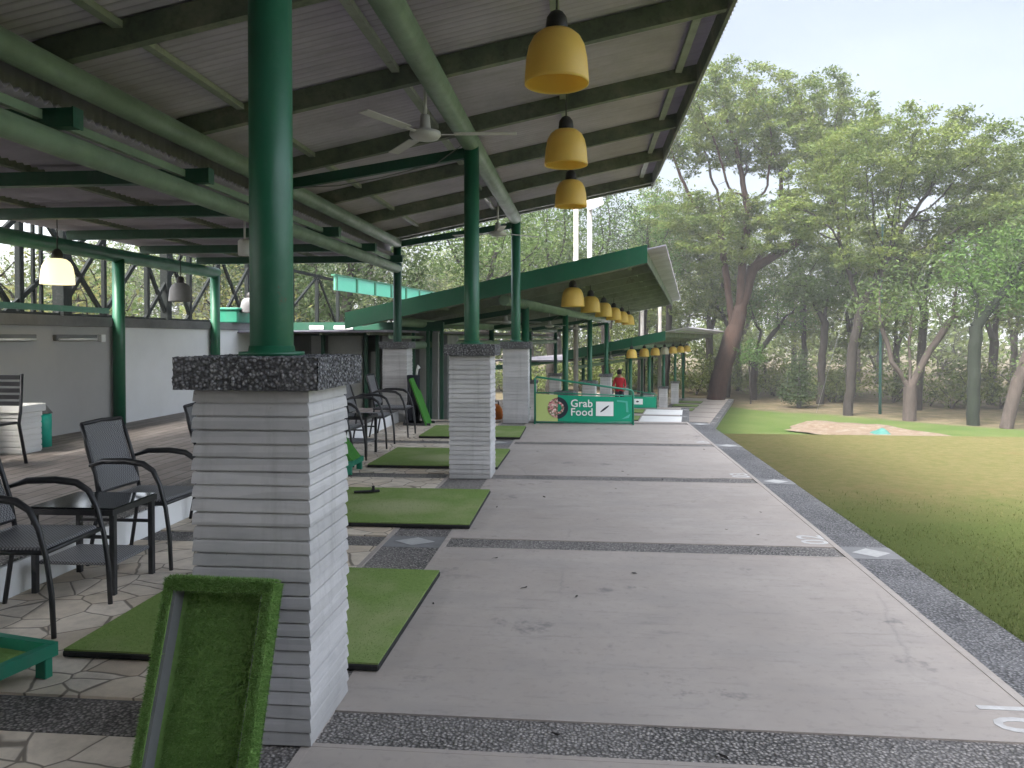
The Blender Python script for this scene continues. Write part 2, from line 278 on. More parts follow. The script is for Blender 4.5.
# ------------------------------------------------------------------ mesh builder
class MB:
    def __init__(s): s.v = []; s.f = []; s.sm = []
    def add(s, vs, fs, smooth=False, mat=None):
        o = len(s.v)
        if mat is not None: vs = [tuple(mat @ Vector(v)) for v in vs]
        s.v += [tuple(v) for v in vs]
        for f in fs: s.f.append(tuple(i + o for i in f)); s.sm.append(smooth)
        return s
    def box(s, x0, x1, y0, y1, z0, z1, mat=None):
        vs = [(x, y, z) for z in (z0, z1) for y in (y0, y1) for x in (x0, x1)]
        return s.add(vs, [(0, 2, 3, 1), (4, 5, 7, 6), (0, 1, 5, 4), (2, 6, 7, 3), (0, 4, 6, 2), (1, 3, 7, 5)], False, mat)
    def bbox(s, x0, x1, y0, y1, z0, z1, b=.006, mat=None):   # box with chamfered vertical+horizontal edges
        cx = sorted((x0, x1)); cy = sorted((y0, y1)); cz = sorted((z0, z1)); b = min(b, *( (c[1]-c[0])/2.01 for c in (cx, cy, cz)))
        vs = []; idx = {}
        for ax in range(3):
            for sx in (0, 1):
                for sy in (0, 1):
                    for sz in (0, 1):
                        sg = (sx, sy, sz); p = []
                        for a, c in enumerate((cx, cy, cz)):
                            val = c[sg[a]]
                            if a != ax: val += b if sg[a] == 0 else -b
                            p.append(val)
                        idx[(ax, sg)] = len(vs); vs.append(tuple(p))
        fs = []
        for ax in range(3):
            o = [a for a in range(3) if a != ax]
            for sd in (0, 1):
                q = []
                for (i, j) in ((0, 0), (1, 0), (1, 1), (0, 1)):
                    sg = [0, 0, 0]; sg[ax] = sd; sg[o[0]] = i; sg[o[1]] = j; q.append(idx[(ax, tuple(sg))])
                fs.append(tuple(q))
        for ax in range(3):
            o = [a for a in range(3) if a != ax]
            for i in (0, 1):
                for j in (0, 1):
                    A = [0, 0, 0]; A[o[0]] = i; A[o[1]] = j; B = A[:]; A[ax] = 0; B[ax] = 1
                    A, B = tuple(A), tuple(B)
                    fs.append((idx[(o[0], A)], idx[(o[0], B)], idx[(o[1], B)], idx[(o[1], A)]))
        for sx in (0, 1):
            for sy in (0, 1):
                for sz in (0, 1):
                    fs.append(tuple(idx[(a, (sx, sy, sz))] for a in range(3)))
        return s.add(vs, fs, False, mat)
    def tube(s, pts, r, seg=10, cap=True, mat=None):
        pts = [Vector(p) for p in pts]; n = len(pts); rs = r if isinstance(r, (list, tuple)) else [r] * n
        vs = []; prev = None
        for i, p in enumerate(pts):
            t = (pts[min(i + 1, n - 1)] - pts[max(i - 1, 0)]).normalized()
            if prev is None:
                a = Vector((0, 0, 1)) if abs(t.z) < .9 else Vector((1, 0, 0)); u = t.cross(a).normalized()
            else: u = (prev - t * prev.dot(t)).normalized()
            prev = u; w = t.cross(u)
            for k in range(seg):
                an = 2 * math.pi * k / seg; vs.append(p + (u * math.cos(an) + w * math.sin(an)) * rs[i])
        fs = []
        for i in range(n - 1):
            for k in range(seg):
                k2 = (k + 1) % seg; fs.append((i * seg + k, i * seg + k2, (i + 1) * seg + k2, (i + 1) * seg + k))
        s.add(vs, fs, True, mat)
        if cap:
            o = len(s.v) - len(vs)
            s.f.append(tuple(o + k for k in reversed(range(seg)))); s.sm.append(False)
            s.f.append(tuple(o + (n - 1) * seg + k for k in range(seg))); s.sm.append(False)
        return s
    def bar(s, p, q, w, h, mat=None):     # square bar from p to q
        p, q = Vector(p), Vector(q); t = (q - p).normalized(); a = Vector((0, 0, 1)) if abs(t.z) < .95 else Vector((1, 0, 0))
        u = t.cross(a).normalized(); v = u.cross(t)
        vs = [c + u * (w / 2 * i) + v * (h / 2 * j) for c in (p, q) for i, j in ((-1, -1), (1, -1), (1, 1), (-1, 1))]
        return s.add(vs, [(3, 2, 1, 0), (4, 5, 6, 7), (0, 1, 5, 4), (1, 2, 6, 5), (2, 3, 7, 6), (3, 0, 4, 7)], False, mat)
    def lathe(s, prof, seg=24, c=(0, 0, 0), mat=None):
        vs = [(c[0] + r * math.cos(2 * math.pi * k / seg), c[1] + r * math.sin(2 * math.pi * k / seg), c[2] + z) for r, z in prof for k in range(seg)]
        fs = [(i * seg + k, i * seg + (k + 1) % seg, (i + 1) * seg + (k + 1) % seg, (i + 1) * seg + k) for i in range(len(prof) - 1) for k in range(seg)]
        return s.add(vs, fs, True, mat)
    def build(s, name, mat=None, parent=None, mw=None):
        me = bpy.data.meshes.new(name); me.from_pydata(s.v, [], s.f); me.polygons.foreach_set('use_smooth', s.sm)
        if mat: me.materials.append(M[mat])
        me.update(); o = bpy.data.objects.new(name, me); COL.objects.link(o)
        if parent: o.parent = parent
        if mw is not None: o.matrix_world = mw
        return o
def npmesh(name, V, F, k, mat, parent=None, smooth=False):
    me = bpy.data.meshes.new(name); nf = len(F)
    me.vertices.add(len(V)); me.vertices.foreach_set('co', np.ascontiguousarray(V, dtype=np.float32).ravel())
    me.loops.add(nf * k); me.loops.foreach_set('vertex_index', np.ascontiguousarray(F, dtype=np.int32).ravel())
    me.polygons.add(nf); me.polygons.foreach_set('loop_start', np.arange(0, nf * k, k, dtype=np.int32))
    if smooth: me.polygons.foreach_set('use_smooth', np.ones(nf, dtype=bool))
    me.materials.append(M[mat]); me.update(calc_edges=True); me.validate()
    o = bpy.data.objects.new(name, me); COL.objects.link(o)
    if parent: o.parent = parent
    return o
def tag(o, label=None, cat=None, group=None, kind=None):
    if label: o['label'] = label
    if cat: o['category'] = cat
    if group: o['group'] = group
    if kind: o['kind'] = kind
    return o
def empty(name, label, cat, loc=(0, 0, 0), rz=0, group=None, mw=None):
    o = bpy.data.objects.new(name, None); COL.objects.link(o); o.empty_display_size = .1
    if mw is not None: o.matrix_world = mw
    else: o.location = loc; o.rotation_euler = (0, 0, rz)
    return tag(o, label, cat, group)
def copy_tree(o, parent=None):
    c = o.copy(); COL.objects.link(c)
    if parent: c.parent = parent
    for ch in list(o.children): copy_tree(ch, c)
    return c
def text_mb(body, size, extrude=.002):
    cu = bpy.data.curves.new('lettering', 'FONT'); cu.body = body; cu.size = size; cu.extrude = extrude; cu.resolution_u = 3
    cu.offset = size * .012; cu.space_line = .8; cu.space_character = 1.02
    ob = bpy.data.objects.new('lettering', cu); COL.objects.link(ob)
    dg = bpy.context.evaluated_depsgraph_get(); me = bpy.data.meshes.new_from_object(ob.evaluated_get(dg))
    bpy.data.objects.remove(ob); bpy.data.curves.remove(cu)
    return me

# ------------------------------------------------------------------ blades
def blade_mesh(P, N, h, w, lean=.5):
    """triangles at points P, growing along normals N"""
    n = len(P); r = rng.normal(size=(n, 3)); side = np.cross(N, r); side /= np.linalg.norm(side, axis=1)[:, None] + 1e-9
    ln = rng.normal(size=(n, 3)) * lean; tip = N + ln; tip /= np.linalg.norm(tip, axis=1)[:, None]
    hh = (h * rng.uniform(.6, 1.25, n))[:, None]; ww = np.broadcast_to(np.asarray(w), (n,))[:, None]
    V = np.empty((n, 3, 3)); V[:, 0] = P - side * ww / 2; V[:, 1] = P + side * ww / 2; V[:, 2] = P + tip * hh
    return V.reshape(-1, 3), np.arange(n * 3).reshape(-1, 3)

# ------------------------------------------------------------------ frames of the three terraces (each uses the first terrace's own numbers)
def frame(x, y, z, deg):
    return Matrix.Translation((x, y, z)) @ Matrix.Rotation(-rad(deg), 4, 'Z') @ Matrix.Translation((1.24, -2.93, 0))
F1 = Matrix.Identity(4); F2 = frame(-1.28, 16.4, -1.43, 7.67); F3 = frame(2.0, 34.6, -2.72, 13.5)
BAY = 2.69
STR0 = 2.72
def struct(name, mb, mat, mw=None): return tag(mb.build(name, mat, None, mw), None, None, None, 'structure')

# ------------------------------------------------------------------ ground
def gz(x, y):
    d = max(0., y - 12.3); z = -.03 - .16 * d * min(1, d / 1.5)
    z = max(z, -2.92) if z < -2.6 else z
    if z > -2.92 and y > 30.3: z = -2.92
    return z
xs = np.unique(np.concatenate([np.arange(-60, 80, 1.6), [-600, -300, -150, -100, 120, 180, 320, 620]])).tolist()
ys = np.unique(np.concatenate([np.arange(-20, 11, 2.), np.arange(11, 34, .5), np.arange(34, 80, 2.), [-500, -200, -80, 110, 160, 260, 420, 800]])).tolist()
g = MB(); vs = [(x, y, gz(x, y) + (0 if y < 31 else .09 * mnoise.noise((x * .11, y * .11, 0)))) for y in ys for x in xs]
nx = len(xs); g.add(vs, [(j * nx + i, j * nx + i + 1, (j + 1) * nx + i + 1, (j + 1) * nx + i) for j in range(len(ys) - 1) for i in range(nx - 1)], True)
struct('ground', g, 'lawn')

# lawn grass blades near the path
n = 460000
yy = 1.6 + (rng.random(n) ** 1.7) * 9.5
xx = 2.13 + rng.random(n) * np.minimum(12, .75 * yy + 1.5)
d = np.sqrt(xx ** 2 + yy ** 2); clump = np.array([mnoise.noise((a * 1.4, b * 1.4, 0)) for a, b in zip(xx[::1], yy[::1])])
keep = rng.random(n) < np.clip(.75 + clump * 1.1, .15, 1) * np.clip((8. - yy) / 4.5, 0, 1)
xx, yy, d = xx[keep], yy[keep], d[keep]
V, F = blade_mesh(np.c_[xx, yy, np.full(len(xx), -.035)], np.tile([0, 0, 1.], (len(xx), 1)), .028 + .0 * d, .0030 + .0006 * d, .8)
tag(npmesh('grass', V, F, 3, 'grass_blade'), 'short green lawn grass growing along the gravel border', 'grass', None, 'stuff')

# ------------------------------------------------------------------ terraces
def terrace(Fm, y0, y1, depth, tag_):
    strips = [STR0 + BAY * k for k in range(-6, 14) if y0 <= STR0 + BAY * k - .05 and STR0 + BAY * k + .35 <= y1]
    # solid body under the paving
    b = MB(); b.box(-7.4, 2.16, y0, y1, -depth, -.012); struct('terrace_base', b, 'cap_grey', Fm)
    slab, grav, bord, pave, kerb, tile, dia = MB(), MB(), MB(), MB(), MB(), MB(), MB()
    edges = [y0] + [e for s in strips for e in (s, s + .30)] + [y1]
    for i in range(0, len(edges), 2):
        a, c = edges[i], edges[i + 1]
        if c - a < .02: continue
        slab.box(-1.0, 1.78, a, c, -.012, 0); pave.box(-3.3, -1.49, a, c, -.012, 0)
        grav.box(-1.455, -1.035, a, c, -.012, -.004); bord.box(1.82, 2.16, a, c, -.012, -.003)
    for s in strips:
        grav.box(-1.0, 1.78, s + .025, s + .275, -.012, -.006); grav.box(-3.3, -1.49, s + .02, s + .28, -.012, -.006)
        for q in (s, s + .275): kerb.box(-1.0, 1.78, q, q + .025, -.012, .001); 
        tile.box(-1.455, -1.035, s, s + .3, -.012, -.002); tile.box(1.82, 2.16, s, s + .3, -.012, .0)
        for cx, w in ((-1.245, .15), (1.99, .13)):
            z = .002; cy = s + .15
            dia.add([(cx - w, cy, z), (cx, cy - .11, z), (cx + w, cy, z), (cx, cy + .11, z)], [(0, 1, 2, 3)])
    kerb.box(1.78, 1.82, y0, y1, -.012, .003); kerb.box(-1.035, -1.0, y0, y1, -.012, .001); kerb.box(-1.49, -1.455, y0, y1, -.012, .001)
    struct('concrete_slab', slab, 'concrete', Fm); struct('gravel_strip', grav, 'pebble_strip', Fm); struct('gravel_border', bord, 'pebble_border', Fm)
    struct('stone_paving', pave, 'crazy_paving', Fm); struct('kerb', kerb, 'concrete', Fm); struct('corner_tile', tile, 'cap_grey', Fm); struct('diamond_tile', dia, 'road_white', Fm)
    # raised platform at the back
    p = MB(); p.box(-3.62, -3.33, y0, y1, .19, .203); struct('platform_edging', p, 'pebble_strip', Fm)
    p = MB(); p.box(-7.4, -3.62, y0, y1, -.01, .2); struct('platform_floor', p, 'platform_tile', Fm)
    p = MB(); p.box(-3.62, -3.31, y0, y1, -.008, .19); struct('platform_riser', p, 'wall_white', Fm)
terrace(F1, -14, 13.95, 2.5, 1); terrace(F2, .55, 19.9, 2.5, 2); terrace(F3, .4, 24., 1.5, 3)

# ------------------------------------------------------------------ canopies
def slope(x): return 3.31 + .2 * (x + 3.4)       # underside of the rafters
def canopy(Fm, label, y0, y1, cols, rafts, dz=0., depth=3.5, xo=1.17, over=.15, gable=None, rear=True, xl=-3.62, name='canopy', teal=False, rearcol=None):
    root = empty(name, label, 'canopy', mw=Fm, group='green roofed canopies along the driving bays')
    def ln(x, z): return z + dz
    for y in cols:
        MB().lathe([(.084, 1.431), (.125, 1.432), (.125, 1.446), (.09, 1.448), (.086, 1.47), (.084, 1.47)], 20, (-1.228, y, 0)).build('base_flange', 'green_paint', root)
        MB().tube([(-1.228, y, -.05), (-1.228, y, 3.66 + dz)], .083, 20).build('column', 'green_paint', root)
        m = MB().tube([(-3.38, y, 0), (-3.38, y, 3.16 + dz)], .075, 16); m.build('column', 'dark_green_paint', root)
        # tie beam between front and rear column
        t = MB(); t.bar((-3.3, y, 3.20 + dz), (-1.3, y, 3.50 + dz), .07, .11); t.build('tie_beam', 'dark_green_paint', root)
        MB().tube([(-3.2, y - .05, 3.16 + dz), (-2.7, y - .05, 3.17 + dz), (-2.2, y - .06, 3.25 + dz), (-1.6, y - .05, 3.39 + dz), (-1.3, y - .05, 3.60 + dz)], .007, 5).build('cable', 'grey_paint', root)
    MB().tube([(-1.24, y0 + .3, 3.62 + dz), (-1.24, (cols[-1] if gable is None else y1 - .3) + .02, 3.62 + dz)], .105, 20).build('ridge_tube', 'faded_green_paint', root)
    MB().tube([(-3.38, y0 + .3, 3.21 + dz), (-3.38, cols[-1] + .05, 3.21 + dz)], .09, 18).build('eaves_tube', 'faded_green_paint', root)
    MB().tube([(-3.38, y0 + .3, 2.75 + dz), (-3.38, cols[-1] + .05, 2.75 + dz)], .082, 18).build('lower_tube', 'faded_green_paint', root)
    H = .175
    for y in rafts:
        m = MB(); xa, xb = xl, xo
        for (w, z0, z1) in ((.014, .010, H - .010), (.075, 0, .010), (.075, H - .010, H)):
            off = .03 if w > .02 else 0
            vs = [(x, y + s * w / 2 + off, slope(x) + z + dz) for x in (xa, xb) for s in (-1, 1) for z in (z0, z1)]
            m.add(vs, [(0, 1, 3, 2), (4, 6, 7, 5), (0, 4, 5, 1), (2, 3, 7, 6), (1, 5, 7, 3), (0, 2, 6, 4)])
        m.build('rafter', 'rafter' if dz == 0 else 'purlin', root)
    for x in (-3.02, -1.63, -.24, .98):
        m = MB(); z = slope(x) + H - .052 + dz; m.box(x - .035, x + .035, y0 + .05, y1 - .05, z, z + .046); m.build('purlin', 'purlin', root)
    m = MB(); z = slope(xo) + dz; m.box(xo + .003, xo + .033, y0, y1, z - .035, z + H + .002); m.build('fascia', 'rafter', root)
    # corrugated sheet, waves along the slope
    pitch = .088; ny = int((y1 - y0) / pitch * 4); X = [xl - .13, -2.2, -.6, xo + over]
    vs, fs = [], []; yv = np.linspace(y0, y1, ny + 1)
    for layer in (0, .006):
        for y in yv:
            wv = .021 * math.sin(2 * math.pi * y / pitch)
            for x in X: vs.append((x, y, slope(x) + H + .015 + wv + layer + dz))
    k = len(X); L = (ny + 1) * k
    for j in range(ny):
        for i in range(k - 1):
            a = j * k + i; fs.append((a, a + k, a + k + 1, a + 1)); fs.append((L + a, L + a + 1, L + a + k + 1, L + a + k))
        for i in (0, k - 1):
            a = j * k + i; fs.append((a, a + k, L + a + k, L + a))
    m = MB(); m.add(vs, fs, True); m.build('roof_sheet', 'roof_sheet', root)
    if gable:
        m = MB(); gx0 = xl - .1; yq = y0 + .02
        a0, a1 = gable
        vs = [(x, y, slope(x) + dz + z) for x in (gx0, xo + .02) for y in (yq, yq + .05) for z in (H - a0, H + .0)]
        vs = [(x, y, slope(x) + dz + z) for x in (gx0, xo + .036) for y in (yq - .05, yq - .01) for z in (H - a0, H + a1)]
        m.add(vs, [(0, 1, 3, 2), (4, 6, 7, 5), (0, 4, 5, 1), (2, 3, 7, 6), (1, 5, 7, 3), (0, 2, 6, 4)]); m.build('gable_board', 'green_paint', root)
    if rear:
        yb = [y for y in np.arange(y0 + .4, y1, 1.75)] if rearcol is None else rearcol
        for y in yb:
            m = MB(); m.box(-7.0, -3.22, y - .045, y + .045, 2.835 + dz, 2.955 + dz); m.box(-3.22, -3.21, y - .05, y + .05, 2.83 + dz, 2.96 + dz); m.build('cross_beam', 'dark_green_paint', root)
        m = MB(); m.box(-3.46, -3.42, y0, y1, 2.885 + dz, 2.945 + dz); m.build('gutter', 'faded_green_paint', root)
        pitch = .088; ny = int((y1 - y0) / pitch * 4); yv = np.linspace(y0, y1, ny + 1); vs, fs = [], []; X = [-7.3, -3.50]
        for layer in (0, .006):
            for y in yv:
                wv = .021 * math.sin(2 * math.pi * y / pitch)
                for x in X: vs.append((x, y, 3.035 + .004 * (x + 3) + wv + layer + dz))
        k = 2; L = (ny + 1) * k
        for j in range(ny):
            a = j * k; fs += [(a, a + k, a + k + 1, a + 1), (L + a, L + a + 1, L + a + k + 1, L + a + k), (a, a + k, L + a + k, L + a), (a + 1, a + 1 + k, L + a + 1 + k, L + a + 1)]
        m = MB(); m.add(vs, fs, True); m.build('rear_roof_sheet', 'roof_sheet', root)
        m = MB(); vs, fs = [], []
        for y in yv:
            wv = .012 * math.sin(2 * math.pi * y / pitch)
            for dx, z in ((0, 3.02), (0, slope(-3.6) + .17), (.005, 3.02), (.005, slope(-3.6) + .17)): vs.append((-3.63 + wv + dx, y, z + dz))
        for j in range(ny): a = j * 4; fs += [(a, a + 1, a + 5, a + 4), (a + 2, a + 6, a + 7, a + 3), (a, a + 4, a + 6, a + 2), (a + 1, a + 3, a + 7, a + 5)]
        if xl > -4: m.add(vs, fs, True); m.build('flashing', 'cap_grey', root)
        for x in (-6.2, -4.9, -3.9): m = MB(); m.box(x - .03, x + .03, y0 + .05, y1 - .05, 2.958 + dz, 3.04 + dz); m.build('rear_purlin', 'rafter', root)
        MB().tube([(-6.9, y0, 2.72 + dz), (-6.9, y1 - .2, 2.72 + dz)], .10, 16).build('wall_tube', 'green_paint', root)
    return root
rf1 = [6.56 + 1.79 * k for k in range(-11, 5)]
c1 = canopy(F1, 'nearest tall canopy of grey corrugated sheet on green tube columns', -14., 14.1, [-13.21, -7.83, -2.45, 2.93, 8.31, 13.69], rf1 + [14.02], rearcol=[4.64 + 1.75 * k for k in range(-10, 6)])
for y in (-7.15, -4.15, -1.15, 1.85, 4.85, 7.85, 10.85, 13.85):
    MB().tube([(-6.9, y, .2), (-6.9, y, 2.68)], .085, 18).build('wall_column', 'green_paint', c1)
c2 = canopy(F2, 'second canopy lower down, dark green gable board over six amber lamps', .75, 20.2, [2.93, 8.31, 13.69, 19.07], [1.3 + 1.79 * k for k in range(11)], dz=.03, xo=1.42, over=.36, gable=(.22, .10), rearcol=[], xl=-4.25)
c3 = canopy(F3, 'farthest canopy, small in the distance with pale roof edge', .9, 25., [2.93, 8.31, 13.69, 19.07, 23.6], [1.3 + 1.79 * k for k in range(14)], dz=.18, xo=.55, over=.95, gable=(.34, .05), rearcol=[])
# lit teal roof panel behind the second canopy
m = MB(); m.box(-5.7, -5.66, 3.0, 15, 4.02, 4.34); m.build('roof_light', 'teal_sheet', c2)
m = MB()
for k in range(11): m.box(-5.66, -5.63, 3.0 + k * 1.1, 3.08 + k * 1.1, 4.02, 4.35)
m.box(-5.74, -5.64, 2.95, 15, 4.342, 4.38); m.build('roof_light_frame', 'green_paint', c2)

# ------------------------------------------------------------------ pillars of stacked slabs
def pillar_proto():
    root = empty('pillar', 'x', 'pillar')
    m = MB(); r = random.Random(3); nl = 26; hh = 1.31 / nl; w = .2235
    for i in range(nl):
        z0 = i * hh; o = w + r.uniform(-.003, .003); a = w - .011
        prof = [(a, z0), (a, z0 + .005), (o + .001, z0 + .0065), (o, z0 + .022), (o - .003, z0 + hh - .006), (o - .006, z0 + hh - .001), (a, z0 + hh)]
        rings = []
        for (q, z) in prof:
            n = 8; pts = []
            for sx, sy, dx, dy in ((-1, -1, 1, 0), (1, -1, 0, 1), (1, 1, -1, 0), (-1, 1, 0, -1)):
                for t in range(n):
                    x = sx * q + dx * 2 * q * t / n; y = sy * q + dy * 2 * q * t / n
                    j = .0016 * mnoise.noise((x * 22 + 5, y * 22, z * 30))
                    pts.append((x * (1 + j / q), y * (1 + j / q), z + .0012 * mnoise.noise((x * 9, y * 9, i * 3.1))))
            rings.append(pts)
        N = len(rings[0]); vs = [p for rr in rings for p in rr]
        fs = [(k * N + q, k * N + (q + 1) % N, (k + 1) * N + (q + 1) % N, (k + 1) * N + q) for k in range(len(rings) - 1) for q in range(N)]
        fs.append(tuple(range((len(rings) - 1) * N, len(rings) * N)))
        m.add(vs, fs)
    m.build('slab_stack', 'slab_stone', root)
    # pebble cap, displaced
    m = MB(); n = 44; W = .273; z0, z1 = 1.312, 1.43
    def disp(p, nr):
        d = mnoise.voronoi((p[0] * 72, p[1] * 72, p[2] * 72))[0]
        h = .010 * (1 - min(1, d[0] * 1.5))
        return (p[0] + nr[0] * h, p[1] + nr[1] * h, p[2] + nr[2] * h)
    def face(o, u, v, nr, nu, nv):
        vs = []
        for j in range(nv + 1):
            for i in range(nu + 1):
                p = [o[a] + u[a] * i / nu + v[a] * j / nv for a in range(3)]
                edge = i in (0, nu) or j in (0, nv)
                q = disp(p, nr)
                vs.append(q)
        m.add(vs, [(j * (nu + 1) + i, j * (nu + 1) + i + 1, (j + 1) * (nu + 1) + i + 1, (j + 1) * (nu + 1) + i) for j in range(nv) for i in range(nu)], False)
    n = 90; k = 20; e = W - .004
    face((-e, -e, z0), (2 * e, 0, 0), (0, 0, z1 - z0), (0, -1, .0), n, k); face((e, -e, z0), (0, 2 * e, 0), (0, 0, z1 - z0), (1, 0, .0), n, k)
    face((e, e, z0), (-2 * e, 0, 0), (0, 0, z1 - z0), (0, 1, .0), n, k); face((-e, e, z0), (0, -2 * e, 0), (0, 0, z1 - z0), (-1, 0, .0), n, k)
    face((-e, -e, z1 - .004), (2 * e, 0, 0), (0, 2 * e, 0), (0, 0, 1), 60, 60)
    m.add([(-e, -e, z0), (e, -e, z0), (e, e, z0), (-e, e, z0)], [(3, 2, 1, 0)])
    m.build('pebble_top', 'pebble_cap', root)
    return root
pp = pillar_proto(); used = False
def pillar(Fm, x, y, label):
    global used
    o = pp if not used else copy_tree(pp); used = True
    o.matrix_world = Fm @ Matrix.Translation((x, y, 0)); o['label'] = label; o['group'] = 'slab pillars under the green columns'
    return o
ordn = ['second', 'third', 'fourth', 'fifth', 'sixth']
pillar(F1, -1.218, 2.93, 'nearest grey slab pillar with pebble top, turf tray leaning on it')
pillar(F1, -1.218, 8.31, 'grey slab pillar between the nearest pillar and the sign, second of its row')
pillar(F1, -1.218, 13.69, 'grey slab pillar right beside the left end of the green sign')
pillar(F1, -3.38, 13.69, 'shaded grey slab pillar behind the row of rattan armchairs')
n2 = ['hidden behind the pillar beside the sign', 'just showing over the sloped rail of the sign', 'third in its row behind the sign', 'tallest looking one behind the right half of the sign']
for i, y in enumerate((2.93, 8.31, 13.69, 19.07)):
    if i: pillar(F2, -1.24, y, 'slab pillar on the second terrace, ' + n2[i])
pillar(F2, -3.38, 19.07, 'dim slab pillar seen over the left end of the green sign')
pillar(F2, -3.38, 13.69, 'dim rear slab pillar low behind the left end of the sign')
n3 = ['behind the smaller teal banner', 'right above the smaller teal banner', 'pale and free standing right of the teal banner', 'pale, last but one before the big red trunk', 'last before the big red trunk']
for i, y in enumerate((2.93, 8.31, 13.69, 19.07)):
    pillar(F3, -1.24, y, 'slab pillar on the farthest terrace, ' + n3[i])
for i, y in enumerate((8.31, 13.69)):
    pillar(F3, -3.38, y, ['rear slab pillar on the farthest terrace behind the teal banner', 'rear slab pillar on the farthest terrace behind the red shirted person'][i])

# ------------------------------------------------------------------ pendant lamps
def lamp_proto(shade, glow=False):
    root = empty('pendant_lamp', 'x', 'lamp')
    R, h, t = .225, .37, .008
    out = [(.07, h), (.12, h - .012), (.165, h - .05), (.196, h - .11), (.212, h - .19), (.219, .10), (.222, .06), (R, .02), (R, 0)]
    inn = [(r - t, z - (t if i < 3 else 0) + (.0 if z > 0 else .0)) for i, (r, z) in enumerate(out)]
    m = MB(); m.lathe(out + inn[::-1], 32); m.build('lamp_shade', shade, root)
    m = MB(); m.lathe([(.0, h - .02), (.075, h - .02), (.078, h + .03), (.07, h + .09), (.045, h + .125), (.02, h + .14), (0, h + .145)], 20); s_ = m.build('socket', 'lamp_metal', root)
    m = MB(); m.lathe([(0, .12), (.03, .13), (.045, .17), (.035, .22), (.018, .26), (.016, .34)], 14); m.build('bulb', 'white_plastic', root)
    m = MB().tube([(0, 0, h + .14), (0.003, 0, h + .35), (0, 0, h + .60)], .008, 6); m.build('cord', 'lamp_metal', root)
    return root
lp = lamp_proto('shade_amber'); lused = False
def lamp(Fm, x, y, z, label, ztop):
    global lused
    o = lp if not lused else copy_tree(lp); lused = True
    o.matrix_world = Fm @ Matrix.Translation((x, y, z)); o['label'] = label; o['group'] = 'pendant lamps under the canopies'
    for c in o.children:
        if c.name.startswith('cord'): c.scale = (1, 1, 1)
    return o
for i, y in enumerate((5.41, 8.08, 10.8)):
    lamp(F1, -.20, y, 3.27 + .03 * i, ['nearest and largest amber dome lamp under the first canopy', 'middle amber dome lamp under the first canopy', 'farthest amber dome lamp of the first canopy, against the trees'][i], 0)
l2 = ['largest amber dome lamp right under the second gable board', 'second amber lamp along the second canopy', 'third amber lamp along the second canopy', 'fourth amber lamp along the second canopy', 'fifth amber lamp along the second canopy', 'last amber lamp along the second canopy']
for k in range(6): lamp(F2, .0, 1.55 + 2.69 * k, 3.53 - .025 * k, l2[k], 0)
lw = None
l3 = ['first small amber lamp under the farthest canopy', 'second small amber lamp under the farthest canopy', 'third small amber lamp under the farthest canopy', 'x', 'amber lamp right after the white one, farthest canopy', 'last but one amber lamp under the farthest canopy', 'last amber lamp near the pale roof edge']
wl = lamp_proto('shade_cream')
for k in range(7):
    if k == 3:
        wl.matrix_world = F3 @ Matrix.Translation((-.80 + .09 * k, .85 + 2.69 * k, 3.38)); tag(wl, 'single whitish dome lamp among the amber ones, farthest canopy', 'lamp', 'pendant lamps under the canopies')
    else: lamp(F3, -.80 + .09 * k, .85 + 2.69 * k, 3.38, l3[k], 0)
ll = lamp_proto('shade_lit'); ll.location = (-6.45, 8.9, 2.16); ll.scale = (.85, .85, .85); tag(ll, 'glowing pale yellow dome lamp over the grey wall', 'lamp', 'lamps along the back wall')
for j, (x, y, z, lb) in enumerate(((-6.62, 12.1, 2.10, 'unlit dim dome lamp between the two wall columns'), (-6.7, 14.9, 2.0, 'dark dome lamp above the small green box'))):
    o = copy_tree(lamp_proto('shade_cream')) if False else lamp_proto('cap_grey'); o.location = (x, y, z); o.scale = (.82, .82, .82); tag(o, lb, 'lamp', 'lamps along the back wall')

# ------------------------------------------------------------------ ceiling fans
def fan_proto():
    root = empty('ceiling_fan', 'x', 'ceiling fan')
    m = MB(); m.lathe([(0, .62), (.055, .62), (.058, .60), (.052, .52), (.03, .505), (0, .5)], 18); m.build('canopy_cup', 'fan_white', root)
    MB().tube([(0, 0, .10), (0, 0, .52)], .013, 8).build('rod', 'fan_white', root)
    m = MB(); m.lathe([(0, .14), (.035, .14), (.042, .05), (.05, .03), (.115, .015), (.12, -.01), (.10, -.035), (.05, -.045), (0, -.046)], 24); m.build('motor', 'fan_white', root)
    for k in range(3):
        a = Matrix.Rotation(rad(2 + 120 * k), 4, 'Z') @ Matrix.Rotation(rad(4), 4, 'X')
        b = MB(); b.bbox(.22, .69, -.042, .048, -.004, .004, .003); b.box(.10, .24, -.018, .018, -.007, -.0042)
        o = b.build('blade', 'fan_white', root); o.matrix_local = a
    return root
fp = fan_proto(); fans = [(F1, -1.36, 6.50, 3.24, 'big white ceiling fan left of the nearest lamp'), (F1, -1.36, 12.0, 3.14, 'smaller white ceiling fan by the third column, against trees'),
        (F2, -1.75, 3.3, 3.28, 'first white fan under the second canopy'), (F2, -1.75, 8.7, 3.28, 'second white fan under the second canopy'), (F2, -1.75, 14.0, 3.28, 'third white fan under the second canopy'), (F3, -2.1, 2.9, 3.3, 'white fan above the red shirted person')]
for i, (Fm, x, y, z, lb) in enumerate(fans):
    o = fp if i == 0 else copy_tree(fp)
    o.matrix_world = Fm @ Matrix.Translation((x, y, z)) @ Matrix.Rotation(rad([2, 40, 14, 70, 25, 50][i]), 4, 'Z') @ Matrix.Scale(1.13, 4); tag(o, lb, None, 'white ceiling fans')

